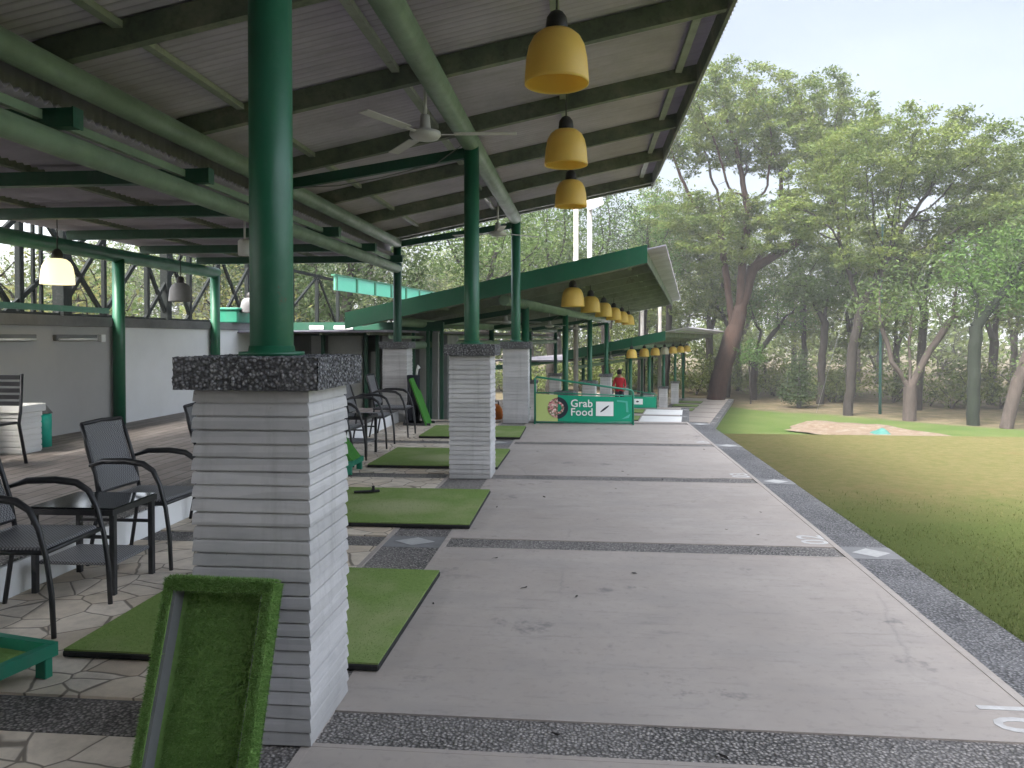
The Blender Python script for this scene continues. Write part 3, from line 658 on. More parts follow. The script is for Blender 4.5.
# ------------------------------------------------------------------ tee mats
def mat_proto():
    root = empty('tee_mat', 'x', 'golf mat')
    MB().bbox(-.76, .76, -.70, .70, .003, .032, .006).build('rubber_base', 'rubber', root)
    m = MB(); m.box(-.755, .755, -.695, .695, .032, .040); m.build('turf', 'turf', root)
    n = 24000; P = np.c_[rng.uniform(-.757, .757, n), rng.uniform(-.697, .697, n), np.full(n, .038)]
    V, F = blade_mesh(P, np.tile([0, 0, 1.], (n, 1)), .008, .0032, .9)
    tag(npmesh('turf_pile', V, F, 3, 'turf_fibre', root), None, None, None, 'stuff')
    return root
mp = mat_proto(); mats = [(F1, -1.67, 4.06, 'nearest green tee mat, partly behind the big pillar'), (F1, -1.66, 6.64, 'green tee mat in the second bay with a worn pale spot'), (F1, -1.74, 9.37, 'green tee mat behind the second pillar, third bay'), (F1, -1.72, 12.0, 'green tee mat nearest the pillar beside the sign'),
       (F2, -.35, 15.0, 'green tee mat behind the sign end, nearer of two'), (F2, -.35, 17.7, 'green tee mat behind the sign end, farther of two'), (F3, -.4, 14.8, 'green tee mat beside a free standing pillar, far terrace'), (F3, -.4, 17.5, 'green tee mat on the far terrace, second from the trunk'), (F3, -.4, 20.2, 'green tee mat on the far terrace nearest the red trunk')]
for i, (Fm, x, y, lb) in enumerate(mats):
    o = mp if i == 0 else copy_tree(mp)
    o.matrix_world = Fm @ Matrix.Translation((x, y, .002)) @ Matrix.Rotation(rad([-.6, .3, -.4, .5, 0, 0, 0, 0, 0][i]), 4, 'Z'); tag(o, lb, None, 'green tee mats in the bays')
r = empty('rubber_tee', 'small dark rubber tee lying on the second mat', 'golf tee', (-2.02, 7.06, .052), rad(20))
m = MB(); m.bbox(-.14, .10, -.03, .03, 0, .014, .005); m.build('base', 'rubber', r); MB().lathe([(.0, .013), (.022, .0145), (.014, .03), (.013, .05), (.017, .054), (0, .054)], 10, (.04, 0, 0)).build('stem', 'rubber', r)
# white slabs painted on terrace two
for y in (10.9, 13.6):
    pass

# ------------------------------------------------------------------ leaning turf tray
def tray():
    root = empty('turf_tray', 'green turf lined tray leaning on the nearest slab pillar', 'tray')
    W, L, D, t = .392, .662, .082, .040
    b = MB(); b.box(0, W, 0, L, 0, .018); b.build('tray_back', 'rubber', root)
    b = MB(); b.box(.004, t, .004, L - .004, .018, D); b.box(W - t, W - .004, .004, L - .004, .018, D); b.box(t, W - t, L - t, L - .004, .018, D - .002); b.box(t, W - t, .004, t, .018, D - .002); b.build('rim', 'grey_paint', root)
    b = MB(); b.box(-.004, t - .012, -.004, L, .02, D + .006); b.box(W - t + .006, W + .004, -.004, L, .02, D + .006); b.box(t - .012, W - t + .006, L - t, L + .004, .02, D + .005); b.box(t - .012, W - t + .006, -.004, t, .02, D + .005); b.build('rim_turf', 'turf_dark', root)
    b = MB(); b.box(t, W - t, t, L - t, .018, .026); b.build('floor_turf', 'turf_dark', root)
    P, N = [], []
    def area(x0, x1, y0, y1, z, nr, k):
        P.append(np.c_[rng.uniform(x0, x1, k), rng.uniform(y0, y1, k), np.full(k, z)]); N.append(np.tile(nr, (k, 1)))
    area(t + .02, W - t, t, L - t, .026, [0, 0, 1.], 16000)
    for (x0, x1, y0, y1) in ((-.004, t - .012, 0, L), (W - t + .006, W + .004, 0, L), (0, W, L - t, L + .004), (0, W, 0, t)):
        area(x0, x1, y0, y1, D + .005, [0, 0, 1.], int(55000 * (x1 - x0) * (y1 - y0) * 4))
    for xx_, nr in ((-.004, [-1., 0, .2]), (W + .004, [1., 0, .2])):
        k = 5000; P.append(np.c_[np.full(k, xx_), rng.uniform(0, L, k), rng.uniform(.02, D + .005, k)]); N.append(np.tile(nr, (k, 1)))
    k = 3000; P.append(np.c_[rng.uniform(0, W, k), np.full(k, L + .004), rng.uniform(.02, D + .005, k)]); N.append(np.tile([0, 1., .2], (k, 1)))
    V, F = blade_mesh(np.concatenate(P), np.concatenate(N), .013, .0030, .6)
    tag(npmesh('turf_pile', V, F, 3, 'turf_fibre_dark', root), None, None, None, 'stuff')
    lean = math.atan2(.64, .235)
    # local x -> world x, local y -> up the lean, local z -> out of the face (towards the camera)
    root.matrix_world = Matrix.Translation((-1.466, 2.420, .005)) @ Matrix.Rotation(rad(-2.0), 4, 'Z') @ Matrix.Rotation(lean, 4, 'X') @ Matrix.Translation((0, 0, -.0))
tray()

# ------------------------------------------------------------------ rattan armchairs and glass tables
def chair_proto():
    root = empty('armchair', 'x', 'armchair')      # faces +x
    m = MB(); m.bbox(-.22, .25, -.235, .235, .42, .45, .01); m.build('seat', 'rattan', root)
    def bk(y): return [(-.215 - .10 * t, y, .46 + .47 * t) for t in (0, .25, .5, .75, 1)]
    m = MB(); vs = []
    for t in np.linspace(0, 1, 9):
        for y in np.linspace(-.205, .205, 7):
            for dx in (-.008, .008): vs.append((-.225 - .13 * t - .02 * math.sin(math.pi * t) + .05 * (abs(y) / .2) ** 2 * .3 + dx, y, .49 + .43 * t))
    fs = []; R = 14
    for j in range(8):
        for i in range(6):
            a = j * R + i * 2; fs += [(a, a + R, a + R + 2, a + 2), (a + 1, a + 3, a + R + 3, a + R + 1)]
    m.add(vs, fs, True); m.build('backrest', 'rattan', root)
    f = MB()
    for s in (-1, 1):
        f.tube([(-.215, s * .215, .44), (-.24, s * .215, .6), (-.30, s * .213, .80), (-.345, s * .205, .93)], .013, 8)
    f.tube([(-.345, -.205, .93), (-.352, 0, .938), (-.345, .205, .93)], .013, 8); f.tube([(-.222, -.21, .48), (-.222, .21, .48)], .010, 8)
    f.build('back_frame', 'black_metal', root)
    f = MB(); f.tube([(.26, -.24, .425), (.26, .24, .425)], .013, 8); f.tube([(-.22, -.24, .425), (-.22, .24, .425)], .013, 8)
    for s in (-1, 1): f.tube([(-.22, s * .24, .425), (.26, s * .24, .425)], .013, 8)
    f.build('seat_frame', 'black_metal', root)
    for s in (-1, 1):
        f = MB(); f.tube([(-.265, s * .235, .66), (-.16, s * .245, .695), (0, s * .25, .70), (.12, s * .25, .685), (.19, s * .25, .64), (.235, s * .25, .55), (.275, s * .25, .40), (.30, s * .25, .22), (.31, s * .25, .0)], [.011, .019, .021, .020, .017, .015, .014, .014, .013], 10)
        f.build('arm_leg', 'black_metal', root)
        f = MB(); f.tube([(-.215, s * .215, .46), (-.235, s * .22, .30), (-.29, s * .23, .0)], .013, 8); f.build('rear_leg', 'black_metal', root)
    return root
cp = chair_proto()
chairs = [(-2.96, 3.82, .0, 3, 'nearest black rattan armchair, cut by the left edge of the photo'), (-2.96, 4.98, .0, -2, 'rattan armchair just beyond the glass side table'), (-2.98, 6.33, .0, 2, 'rattan armchair mostly hidden by the nearest pillar'),
          (-2.98, 8.95, .0, -1, 'rattan armchair peeking out right of the nearest pillar'), (-2.98, 10.40, .0, 2, 'rattan armchair in the middle of the far seating row'), (-2.96, 11.62, .0, 0, 'rattan armchair at the far end of the row, before the leaning panel')]
for i, (x, y, z, rz, lb) in enumerate(chairs):
    o = cp if i == 0 else copy_tree(cp)
    o.location = (x, y, z); o.rotation_euler = (0, 0, rad(rz)); tag(o, lb, None, 'rattan armchairs along the platform')
def table_proto():
    root = empty('side_table', 'x', 'side table')
    m = MB(); m.bbox(-.26, .26, -.225, .225, .505, .513, .003); m.build('glass_top', 'table_glass', root)
    m = MB()
    for s in (-1, 1): m.box(-.26, .26, s * .225 - .014, s * .225 + .014, .470, .504); m.box(s * .246 - .014, s * .246 + .014, -.21, .21, .470, .504)
    m.build('top_frame', 'black_metal', root)
    m = MB(); m.bbox(-.235, .235, -.19, .19, .165, .185, .004); m.build('shelf', 'rattan', root)
    for s in (-1, 1): m = MB(); m.box(-.235, .235, s * .205 - .009, s * .205 + .009, .33, .348); m.build('rail', 'black_metal', root)
    for sx in (-1, 1):
        for sy in (-1, 1): m = MB(); m.bbox(sx * .24 - .016, sx * .24 + .016, sy * .205 - .016, sy * .205 + .016, 0, .47, .003); m.build('leg', 'black_metal', root)
    return root
tp = table_proto()
for i, (x, y, lb) in enumerate(((-2.98, 4.43, 'small square glass topped table between the two nearest armchairs'), (-2.98, 9.68, 'small dark table in the far seating row'), (-2.98, 6.98, 'small table hidden beside the nearest pillar'))):
    if i == 2: continue
    o = tp if i == 0 else copy_tree(tp); o.location = (x, y, 0); o.rotation_euler = (0, 0, rad((1, -2)[i])); tag(o, lb, None, 'low side tables')
# slatted chair on the platform
r = empty('slatted_chair', 'dark slatted back chair before the white counter, cut by the photo edge', 'chair', (-6.02, 7.12, .2), rad(-90))
m = MB()
for k in range(5): m.box(-.30, -.28, -.23, .23, .60 + .068 * k, .645 + .068 * k)
m.build('backrest', 'black_metal', r)
m = MB(); m.bbox(-.24, .24, -.24, .24, .42, .445, .006); m.build('seat', 'black_metal', r)
for sx, sy in ((-1, -1), (-1, 1), (1, -1), (1, 1)):
    m = MB()
    if sx < 0: m.tube([(-.29, sy * .25, .93), (-.265, sy * .25, .55), (-.24, sy * .25, .42), (-.33, sy * .255, 0)], .016, 8)
    else: m.tube([(.22, sy * .25, .44), (.26, sy * .255, 0)], .016, 8)
    m.build('leg', 'black_metal', r)

# ------------------------------------------------------------------ platform things
def slab_block(name, x0, x1, y0, y1, z0, z1, layers, mat, parent):
    m = MB(); h = (z1 - z0) / layers; rr = random.Random(5)
    for i in range(layers):
        o = rr.uniform(0, .006); m.box(x0 + .012, x1 - .012, y0 + .012, y1 - .012, z0 + i * h, z0 + i * h + .012); m.bbox(x0 + o, x1 - o, y0 + o, y1 - o, z0 + i * h + .012, z0 + (i + 1) * h - .0005, .004)
    return m.build(name, mat, parent)
r = empty('counter', 'low white slab clad counter behind the slatted chair', 'counter', (-6.6, 8., .2))
slab_block('slab_stack', -.4, .37, -.02, .32, .002, .46, 7, 'white_paint', r)
m = MB(); m.bbox(-.42, .40, -.04, .34, .462, .55, .006); m.build('counter_top', 'white_paint', r)
r = empty('waste_bin', 'teal waste bin with grey pointed roof beside the white counter', 'bin', (-6.44, 8.62, .2), rad(20))
m = MB(); m.lathe([(0, .002), (.085, .002), (.088, .39), (.08, .395)], 8); m.build('body', 'bin_teal', r)
m = MB(); m.lathe([(.0, .53), (.012, .525), (.098, .405), (.098, .40), (.0, .40)], 8); m.build('lid', 'bin_roof', r)
# back wall: grey length and white length
r = empty('wall', 'grey shaded back wall under the glowing lamp', 'wall', (-7.0, 4., .2)); 
m = MB(); m.box(-.15, 0, -10, 6.80, -.2, 1.46); m.build('wall_panel', 'wall_grey', r)
m = MB(); m.box(-.19, .05, -10, 6.80, 1.462, 1.60); m.build('coping', 'cap_grey', r)
r = empty('wall', 'white back wall right of the thick wall column', 'wall', (-7.0, 14., .2))
m = MB(); m.box(-.15, 0, -3.197, 6.0, -.2, 1.46); m.build('wall_panel', 'wall_white', r)
m = MB(); m.box(-.19, .05, -3.197, 6.0, 1.462, 1.60); m.build('coping', 'cap_grey', r)
def tubelight(x, y0, y1, z, lb, horiz=True, Fm=None, xl=None):
    r = empty('tube_light', lb, 'light fitting', (x, (y0 + y1) / 2, z), 0, 'tube light fittings') if xl is None else empty('tube_light', lb, 'light fitting', (x, y0, z), rad(90), 'tube light fittings')
    L = (y1 - y0) / 2 if xl is None else xl
    m = MB(); m.bbox(0.003, .06, -L, L, -.035, .045, .006); m.build('housing', 'grey_paint' if xl is None else 'white_plastic', r)
    MB().tube([(.075, -L + .03, -.02), (.075, L - .03, -.02)], .014, 8).build('tube', 'white_plastic', r)
    return r
tubelight(-7.0, 9.55, 10.40, 1.50, 'grey tube light fitting on the wall, nearer the thick column')
tubelight(-7.0, 8.35, 9.18, 1.50, 'grey tube light fitting on the wall under the glowing lamp')
m = MB(); m.bbox(0, .05, -.05, .05, -.06, .05, .005)
tag(m.build('junction_box', 'white_plastic'), 'small white box on the wall beside a tube light fitting', 'electric box').location = (-6.998, 10.56, 1.50)
r = empty('storage_box', 'bright green lidded box on top of the white wall', 'box', (-7.03, 15.05, 1.802))
m = MB(); m.bbox(-.2, .2, -.42, .42, 0, .24, .02); m.build('body', 'rail_green', r); m = MB(); m.bbox(-.23, .23, -.45, .45, .242, .30, .02); m.build('lid', 'rail_green', r)
r = empty('ceiling_spot', 'white cylinder light under the rear roof, left of the big column', 'light fitting', (-3.9, 8.55, 2.45))
m = MB(); m.lathe([(0, 0), (.07, 0), (.075, .02), (.075, .16), (.06, .18), (0, .18)], 18); m.build('cylinder', 'white_plastic', r)
MB().tube([(0, 0, .18), (0, 0, .41)], .012, 6).build('stem', 'white_plastic', r)
# dark steel lattice behind the wall
r = empty('lattice_frame', 'dark steel lattice of posts and braces behind the back wall', 'lattice', (-8.2, 8, -.2))
pw = [(2.5, .09), (2.78, .05), (2.95, .05), (3.42, .2), (4.48, .07), (5.78, .08), (6.44, .16), (7.33, .09), (8.6, .08), (10.1, .1), (11.6, .1), (1.2, .1), (-.3, .1), (13., .1), (15., .1), (17., .1)]
for y, w in pw: m = MB(); m.bbox(-w / 2, w / 2, y - w / 2, y + w / 2, 0, 3.6, .008); m.build('post', 'steel_dark', r)
for z in (2.05, 3.6): MB().bar((0, -2, z), (0, 18, z), .07, .08).build('rail', 'steel_dark', r)
MB().bar((.12, -2, 2.16), (.12, 4.4, 2.16), .05, .09).build('rail', 'dark_green_paint', r)
for a, b in ((-1, 1.), (.8, 2.6), (2.4, 1.0), (2.2, 4.3), (4.5, 2.9), (3.3, 4.6), (4.4, 5.9), (6.5, 5.4), (5.7, 7.2), (7.4, 6.4), (7.2, 8.8), (10., 8.6), (8.7, 10.3), (10.1, 11.8), (13., 11.6), (12, 15), (17, 15)):
    m = MB(); m.bar((.0, a, 2.05), (.03, b, 3.6), .05, .07); m.build('brace', 'steel_dark', r)
# grey service building at the end of the platform
r = empty('service_building', 'grey panelled service building with dark green posts at the platform end', 'building', (-5, 16.3, -1.4))
for x0, x1, h in ((-6.0, -5.72, 2.95), (-5.62, -4.86, 2.95), (-4.66, -4.5, 2.6), (-4.4, -3.75, 2.95), (-3.58, -3.42, 3.02), (-3.30, -3.16, 3.02)):
    m = MB(); m.bbox(x0 + 5, x1 + 5, .15, .22, 0, h, .01); m.build('panel', 'panel_grey', r)
for x in (-5.68, -4.72, -4.47, -3.68, -3.36, -3.06): m = MB(); m.bbox(x + 5 - .035, x + 5 + .035, -.03, .06, 0, 3.05, .006); m.build('post', 'dark_green_paint', r)
m = MB(); m.box(-2.2, 1.98, -.05, .10, 3.05, 3.24); m.build('beam', 'dark_green_paint', r)
m = MB(); m.box(-2.2, 1.9, .9, 2.4, 0, 2.96); m.build('inner_wall', 'grey_paint', r)
tubelight(-5.8, 16.22, 0, 1.72, 'short white tube light on the service building, beside the big column', xl=.16)
tubelight(-5.2, 16.22, 0, 1.72, 'longer white tube light on the service building, second from the big column', xl=.21)

# ------------------------------------------------------------------ ball trays, leaning panel, bags
def ball_tray(x, y, rz, lb, w=1.0, l=.55, flap=False):
    r = empty('ball_tray', lb, 'ball tray', (x, y, 0), rad(rz), 'green metal ball trays')
    m = MB()
    for s in (-1, 1): m.box(-w / 2, w / 2, s * l / 2 - .018, s * l / 2 + .018, .09, .15)
    for s in (-1, 1): m.box(s * (w / 2 - .018) - .018, s * (w / 2 - .018) + .018, -l / 2 + .018, l / 2 - .018, .092, .148)
    m.build('frame', 'rail_green', r)
    m = MB(); m.box(-w / 2 + .036, w / 2 - .036, -l / 2 + .018, l / 2 - .018, .085, .10); m.build('tray_floor', 'turf_dark', r)
    for sx in (-1, 1):
        for sy in (-1, 1): m = MB(); m.bbox(sx * (w / 2 - .04) - .03, sx * (w / 2 - .04) + .03, sy * (l / 2 - .02) - .02, sy * (l / 2 - .02) + .02, 0, .09, .004); m.build('leg', 'rail_green', r)
    return r
t = ball_tray(-2.78, 3.06, -12, 'green steel ball tray with turf pad at the left photo edge', .82, .42)
m = MB(); m.bbox(-.3, .18, -.12, .12, .101, .145, .015); m.build('turf_pad', 'turf', t)
t = ball_tray(-2.78, 8.40, 0, 'green ball tray with raised turf flap right of the nearest pillar', .5, .42)
m = MB(); m.add([(-.12, -.16, .15), (.24, -.16, .15), (.02, -.16, .44), (-.12, -.16, .44), (-.12, .16, .15), (.24, .16, .15), (.02, .16, .44), (-.12, .16, .44)], [(0, 1, 2, 3), (7, 6, 5, 4), (0, 4, 5, 1), (1, 5, 6, 2), (2, 6, 7, 3), (3, 7, 4, 0)]); m.build('turf_flap', 'turf_bright', t)
r = empty('practice_board', 'bright green turf panel leaning at the end of the armchair row', 'turf panel', (-2.68, 13.15, 0))
m = MB(); m.bbox(-.03, .0, -.22, .22, 0, .86, .005); o = m.build('turf_face', 'turf_bright', r)
o.rotation_euler = (0, rad(-20), 0)
m = MB(); m.bbox(-.055, -.032, -.21, .21, .02, .84, .005); o = m.build('backing', 'rubber', r); o.rotation_euler = (0, rad(-20), 0)
m = MB(); m.bar((-.42, -.2, .02), (.05, -.2, .02), .03, .04); m.bar((-.42, .2, .02), (.05, .2, .02), .03, .04); m.bar((-.4, -.2, .04), (-.28, -.2, .72), .02, .03); m.bar((-.4, .2, .04), (-.28, .2, .72), .02, .03); m.bar((-.4, -.2, .03), (-.4, .2, .03), .03, .04); m.build('stand', 'black_metal', r)
r = empty('golf_bag', 'dark golf bag with a white topped club behind the leaning turf panel', 'golf bag', (-3.0, 13.3, .0))
m = MB(); m.lathe([(0, 0.01), (.10, .01), (.115, .2), (.11, .7), (.12, .84), (.10, .85), (0, .84)], 14); m.build('body', 'dark_cloth', r)
MB().tube([(.05, 0, .8), (.07, 0, .95), (.09, .0, 1.0), (.10, .03, .97)], [.02, .02, .035, .02], 8).build('club_cover', 'white_plastic', r)
r = empty('kit_bag', 'small orange bag on the ground left of the pillar beside the sign', 'bag', (-1.62, 14.0, .002), rad(10))
m = MB(); m.lathe([(0, 0), (.11, .01), (.13, .08), (.115, .19), (.07, .26), (.03, .29), (0, .29)], 12); m.build('body', 'orange_cloth', r)
MB().tube([(-.05, 0, .24), (-.04, 0, .34), (.04, 0, .34), (.05, 0, .24)], .012, 6).build('strap', 'dark_cloth', r)

# ------------------------------------------------------------------ banner rails
def banner(Fm, x, y, w, lb, big=True):
    r = empty('banner_rail', lb, 'banner', mw=Fm @ Matrix.Translation((x, y, 0)))
    hl, hr = .82, .60
    m = MB(); pts = [(0, 0, .02), (0, 0, hl - .03), (.03, 0, hl), (w - .04, 0, hr), (w, 0, hr - .04), (w, 0, .02)]
    m.tube(pts, .017, 8); m.tube([(0, 0, .10), (w, 0, .02)], .014, 8) if False else m.tube([(0, 0, .03), (w, 0, .03)], .014, 8); m.tube([(0, 0, .55), (w, 0, .50)], .012, 8)
    m.tube([(0, .5, .015), (0, -.06, .015)], .016, 8); m.tube([(w, .5, .015), (w, -.06, .015)], .016, 8)
    m.tube([(.01, .48, .02), (0, .02, hl - .1)], .014, 8); m.tube([(w, .48, .02), (w, .02, hr - .1)], .014, 8)
    m.build('rail', 'rail_green', r)
    def zt(x): return .53 - .05 * x / w - .012 * math.sin(math.pi * x / w)
    def zb(x): return .055 - .01 * math.sin(math.pi * x / w)
    def yb(x, t): return -.022 - .008 * math.sin(x * 9) * (t - .2)
    def patch(x0, x1, t0, t1, off, mat, nm, par, nx=16):
        mm = MB(); vs = []
        for j in range(5):
            for i in range(nx + 1):
                xx = x0 + (x1 - x0) * i / nx; tt = t0 + (t1 - t0) * j / 4
                vs.append((xx, yb(xx, tt) - off, zb(xx) + (zt(xx) - zb(xx)) * tt))
        mm.add(vs, [(j * (nx + 1) + i, j * (nx + 1) + i + 1, (j + 1) * (nx + 1) + i + 1, (j + 1) * (nx + 1) + i) for j in range(4) for i in range(nx)], True)
        return mm.build(nm, mat, par)
    b = patch(.02, w - .02, 0, 1, 0, 'banner_cloth', 'banner_cloth', r)
    if big:
        patch(.022, .40, .0, 1, .003, 'print_lime', 'lime_field', b, 8)
        def disc(cx, cz, r0, r1, a0, a1, off, mat, nm):
            mm = MB(); n = 24; vs = []
            for k in range(n + 1):
                a = rad(a0 + (a1 - a0) * k / n)
                for q in (r0, r1): vs.append((cx + q * math.cos(a), -.032 - off, cz + q * math.sin(a)))
            mm.add(vs, [(2 * k, 2 * k + 1, 2 * k + 3, 2 * k + 2) for k in range(n)]); mm.build(nm, mat, b)
        disc(.40, .285, 0, .175, 90, 270, .002, 'print_food', 'food_picture'); disc(.39, .285, .12, .19, -88, 88, .002, 'print_dark', 'dark_ring'); disc(.40, .285, .07, .11, -88, 88, .004, 'print_food', 'ring_picture')
        for txt, zz in (('Grab', .305), ('Food', .155)):
            me = text_mb(txt, .185, .001); me.materials.append(M['print_white']); o = bpy.data.objects.new('lettering', me); COL.objects.link(o); o.parent = b
            o.matrix_local = Matrix.Translation((.62, -.040, zz)) @ Matrix.Rotation(rad(90), 4, 'X')
        mm = MB(); mm.box(1.06, 1.36, -.036, -.034, .15, .40); mm.build('white_label', 'print_white', b)
        mm = MB(); vs = [(1.21 + .075 * math.cos(a) + .02 * math.sin(a), -.0385, .275 + .035 * math.sin(a) + .05 * math.cos(a)) for a in np.linspace(0, 2 * math.pi, 16, False)]
        mm.add(vs, [tuple(range(16))]); mm.build('leaf_mark', 'print_dark', b)
        mm = MB(); mm.add([(1.42, -.037, .43), (1.60, -.037, .41), (1.62, -.037, .22), (1.58, -.037, .22), (1.57, -.037, .385), (1.42, -.037, .40)], [(0, 1, 2, 3, 4, 5)]); mm.add([(1.35, -.037, .08), (1.62, -.037, .12), (1.66, -.037, .2), (1.5, -.037, .10)], [(0, 1, 2, 3)]); mm.build('pale_stripe', 'print_teal', b)  # pale teal shapes paint the cloth's sheen at the right end
    else:
        mm = MB(); mm.box(w * .32, w * .62, -.036, -.034, .17, .40); mm.build('white_label', 'print_white', b)
        mm = MB(); mm.box(w * .10, w * .2, -.036, -.034, .2, .36); mm.build('lettering', 'print_white', b)
        mm = MB(); vs = [(w * .47 + .06 * math.cos(a), -.0385, .285 + .035 * math.sin(a)) for a in np.linspace(0, 2 * math.pi, 12, False)]; mm.add(vs, [tuple(range(12))]); mm.build('leaf_mark', 'print_dark', b)
    return r
banner(F1, -.87, 13.42, 1.70, 'large green food banner on a sloped green rail across the path')
banner(F2, -.62, 19.2, 1.45, 'smaller teal banner on a rail at the end of the second terrace', False)

# painted bay numbers
for k, s in enumerate(('01', '02', '03', '04')):
    me = text_mb(s, .27, .0005); me.materials.append(M['worn_white']); o = bpy.data.objects.new('painted_number', me); COL.objects.link(o)
    o.matrix_world = Matrix.Translation((1.775, STR0 + BAY * k + .30 - .02 + .06, .0015)) @ Matrix.Rotation(rad(90), 4, 'Z'); tag(o, None, None, None, 'structure')
# white painted hitting slabs on the second terrace
for y in (13.64, 16.33):
    m = MB(); m.box(.45, 1.9, y + .4, y + 2.5, .0015, .006); struct('painted_slab', m, 'white_paint', F2)

# ------------------------------------------------------------------ dead leaves on the slab
m = MB(); rl = random.Random(11)
leafpos = [(rl.uniform(-.85, 1.7), rl.uniform(2.2, 12)) for _ in range(26)]
def fallen_leaf():
    mm = MB(); mm.add([(-.022, 0, .002), (-.006, -.010, .006), (.018, -.006, .003), (.026, .002, .009), (.012, .011, .005), (-.010, .009, .004)], [(0, 1, 4, 5), (1, 2, 3, 4)]); return mm.build('dead_leaf', 'bark_dark')
fl = fallen_leaf()
for i, (x, y) in enumerate(leafpos):
    o = fl if i == 0 else fl.copy()
    if i: COL.objects.link(o)
    o.location = (x, y, .001); o.rotation_euler = (0, 0, rl.uniform(0, 6)); q = rl.uniform(.5, 1.1); o.scale = (q, q * rl.uniform(.5, 1), q); tag(o, 'tiny brown dead leaf lying on the concrete bays', 'leaf', 'dead leaves scattered on the concrete')

# ------------------------------------------------------------------ person in red
def person(x, y, z, rz, lb):
    r = empty('person', lb, 'person', (x, y, z), rz)
    J = [(0, 0, .93), (0, 0, 1.08), (0.01, 0, 1.25), (.03, 0, 1.40), (.06, 0, 1.47), (.10, 0, 1.56), (.10, 0, 1.66)]
    V = list(J); E = [(0, 1), (1, 2), (2, 3), (3, 4), (4, 5), (5, 6)]; R = [.14, .135, .15, .12, .055, .085, .075]
    for s in (-1, 1):
        o = len(V); V += [(.02, s * .17, 1.39), (.06, s * .22, 1.15), (.2, s * .20, .98), (.27, s * .19, .95)]; E += [(3, o), (o, o + 1), (o + 1, o + 2), (o + 2, o + 3)]; R += [.062, .046, .036, .034]
        o = len(V); V += [(0, s * .09, .86), (.03, s * .10, .48), (-.01, s * .11, .08), (.10, s * .12, .04)]; E += [(0, o), (o, o + 1), (o + 1, o + 2), (o + 2, o + 3)]; R += [.10, .066, .045, .04]
    me = bpy.data.meshes.new('body'); me.from_pydata(V, E, []); ob = bpy.data.objects.new('body', me); COL.objects.link(ob)
    md = ob.modifiers.new('s', 'SKIN'); ob.modifiers.new('d', 'SUBSURF').levels = 2
    for i, q in enumerate(R): me.skin_vertices[0].data[i].radius = (q, q)
    me.skin_vertices[0].data[0].use_root = True
    dg = bpy.context.evaluated_depsgraph_get(); m2 = bpy.data.meshes.new_from_object(ob.evaluated_get(dg)); bpy.data.objects.remove(ob)
    m2.materials.clear()
    for q in ('skin', 'red_cloth', 'dark_cloth'): m2.materials.append(M[q])
    for p in m2.polygons:
        c = p.center; p.use_smooth = True
        p.material_index = 2 if c.z < .93 else (1 if c.z < 1.44 and not (abs(c.y) > .12 and c.x > .12) else 0)
    b = bpy.data.objects.new('body', m2); COL.objects.link(b); b.parent = r
    m = MB(); m.lathe([(0, .12), (.05, .11), (.09, .06), (.10, 0), (.095, -.06), (.07, -.09)], 12, (.085, 0, 1.64)); m.build('hair', 'hair', r)
    return r
person(1.30, 29.2, -1.43, rad(-100), 'person in a red shirt with dark hair standing behind the sign rail')

# ------------------------------------------------------------------ bunker and tarp
m = MB(); n = 40; ring = []
for k in range(n):
    a = 2 * math.pi * k / n; q = 1 + .34 * mnoise.noise((math.cos(a) * 1.7, math.sin(a) * 1.7, 3)) + .2 * mnoise.noise((math.cos(a) * 5, math.sin(a) * 5, 3))
    ring.append((math.cos(a) * 3.5 * q, math.sin(a) * 2.2 * q))
c0 = (12.9, 37.2); rot = -.65
vs = [(c0[0], c0[1], -2.83)]
for f, zz in ((.5, -2.84), (.85, -2.80), (1., -2.86)):
    for (x, y) in ring: vs.append((c0[0] + (x * math.cos(rot) - y * math.sin(rot)) * f, c0[1] + (x * math.sin(rot) + y * math.cos(rot)) * f, zz + .05 * mnoise.noise((x, y, f)) + (.16 * max(0, (x * math.sin(rot) + y * math.cos(rot)) / 2.6) if f < 1 else 0)))
fs = [(0, 1 + k, 1 + (k + 1) % n) for k in range(n)] + [(1 + b * n + k, 1 + (b + 1) * n + k, 1 + (b + 1) * n + (k + 1) % n, 1 + b * n + (k + 1) % n) for b in range(2) for k in range(n)]
m.add(vs, fs, True); struct('sand_bunker', m, 'sand')
m = MB(); vs = []; n = 10
for j in range(n + 1):
    for i in range(n + 1):
        x, y = (i / n - .5) * .8, (j / n - .5) * .7; e = max(abs(i / n - .5), abs(j / n - .5)) * 2
        vs.append((x, y, (1 - e ** 2) * (.26 + .18 * mnoise.noise((x * 2, y * 2, 0)))))
m.add(vs, [(j * (n + 1) + i, j * (n + 1) + i + 1, (j + 1) * (n + 1) + i + 1, (j + 1) * (n + 1) + i) for j in range(n) for i in range(n)], False)
o = m.build('tarp', 'teal_tarp'); o.location = (13.35, 36.3, -2.88); tag(o, 'crumpled teal tarpaulin lying in the sand bunker', 'tarpaulin')

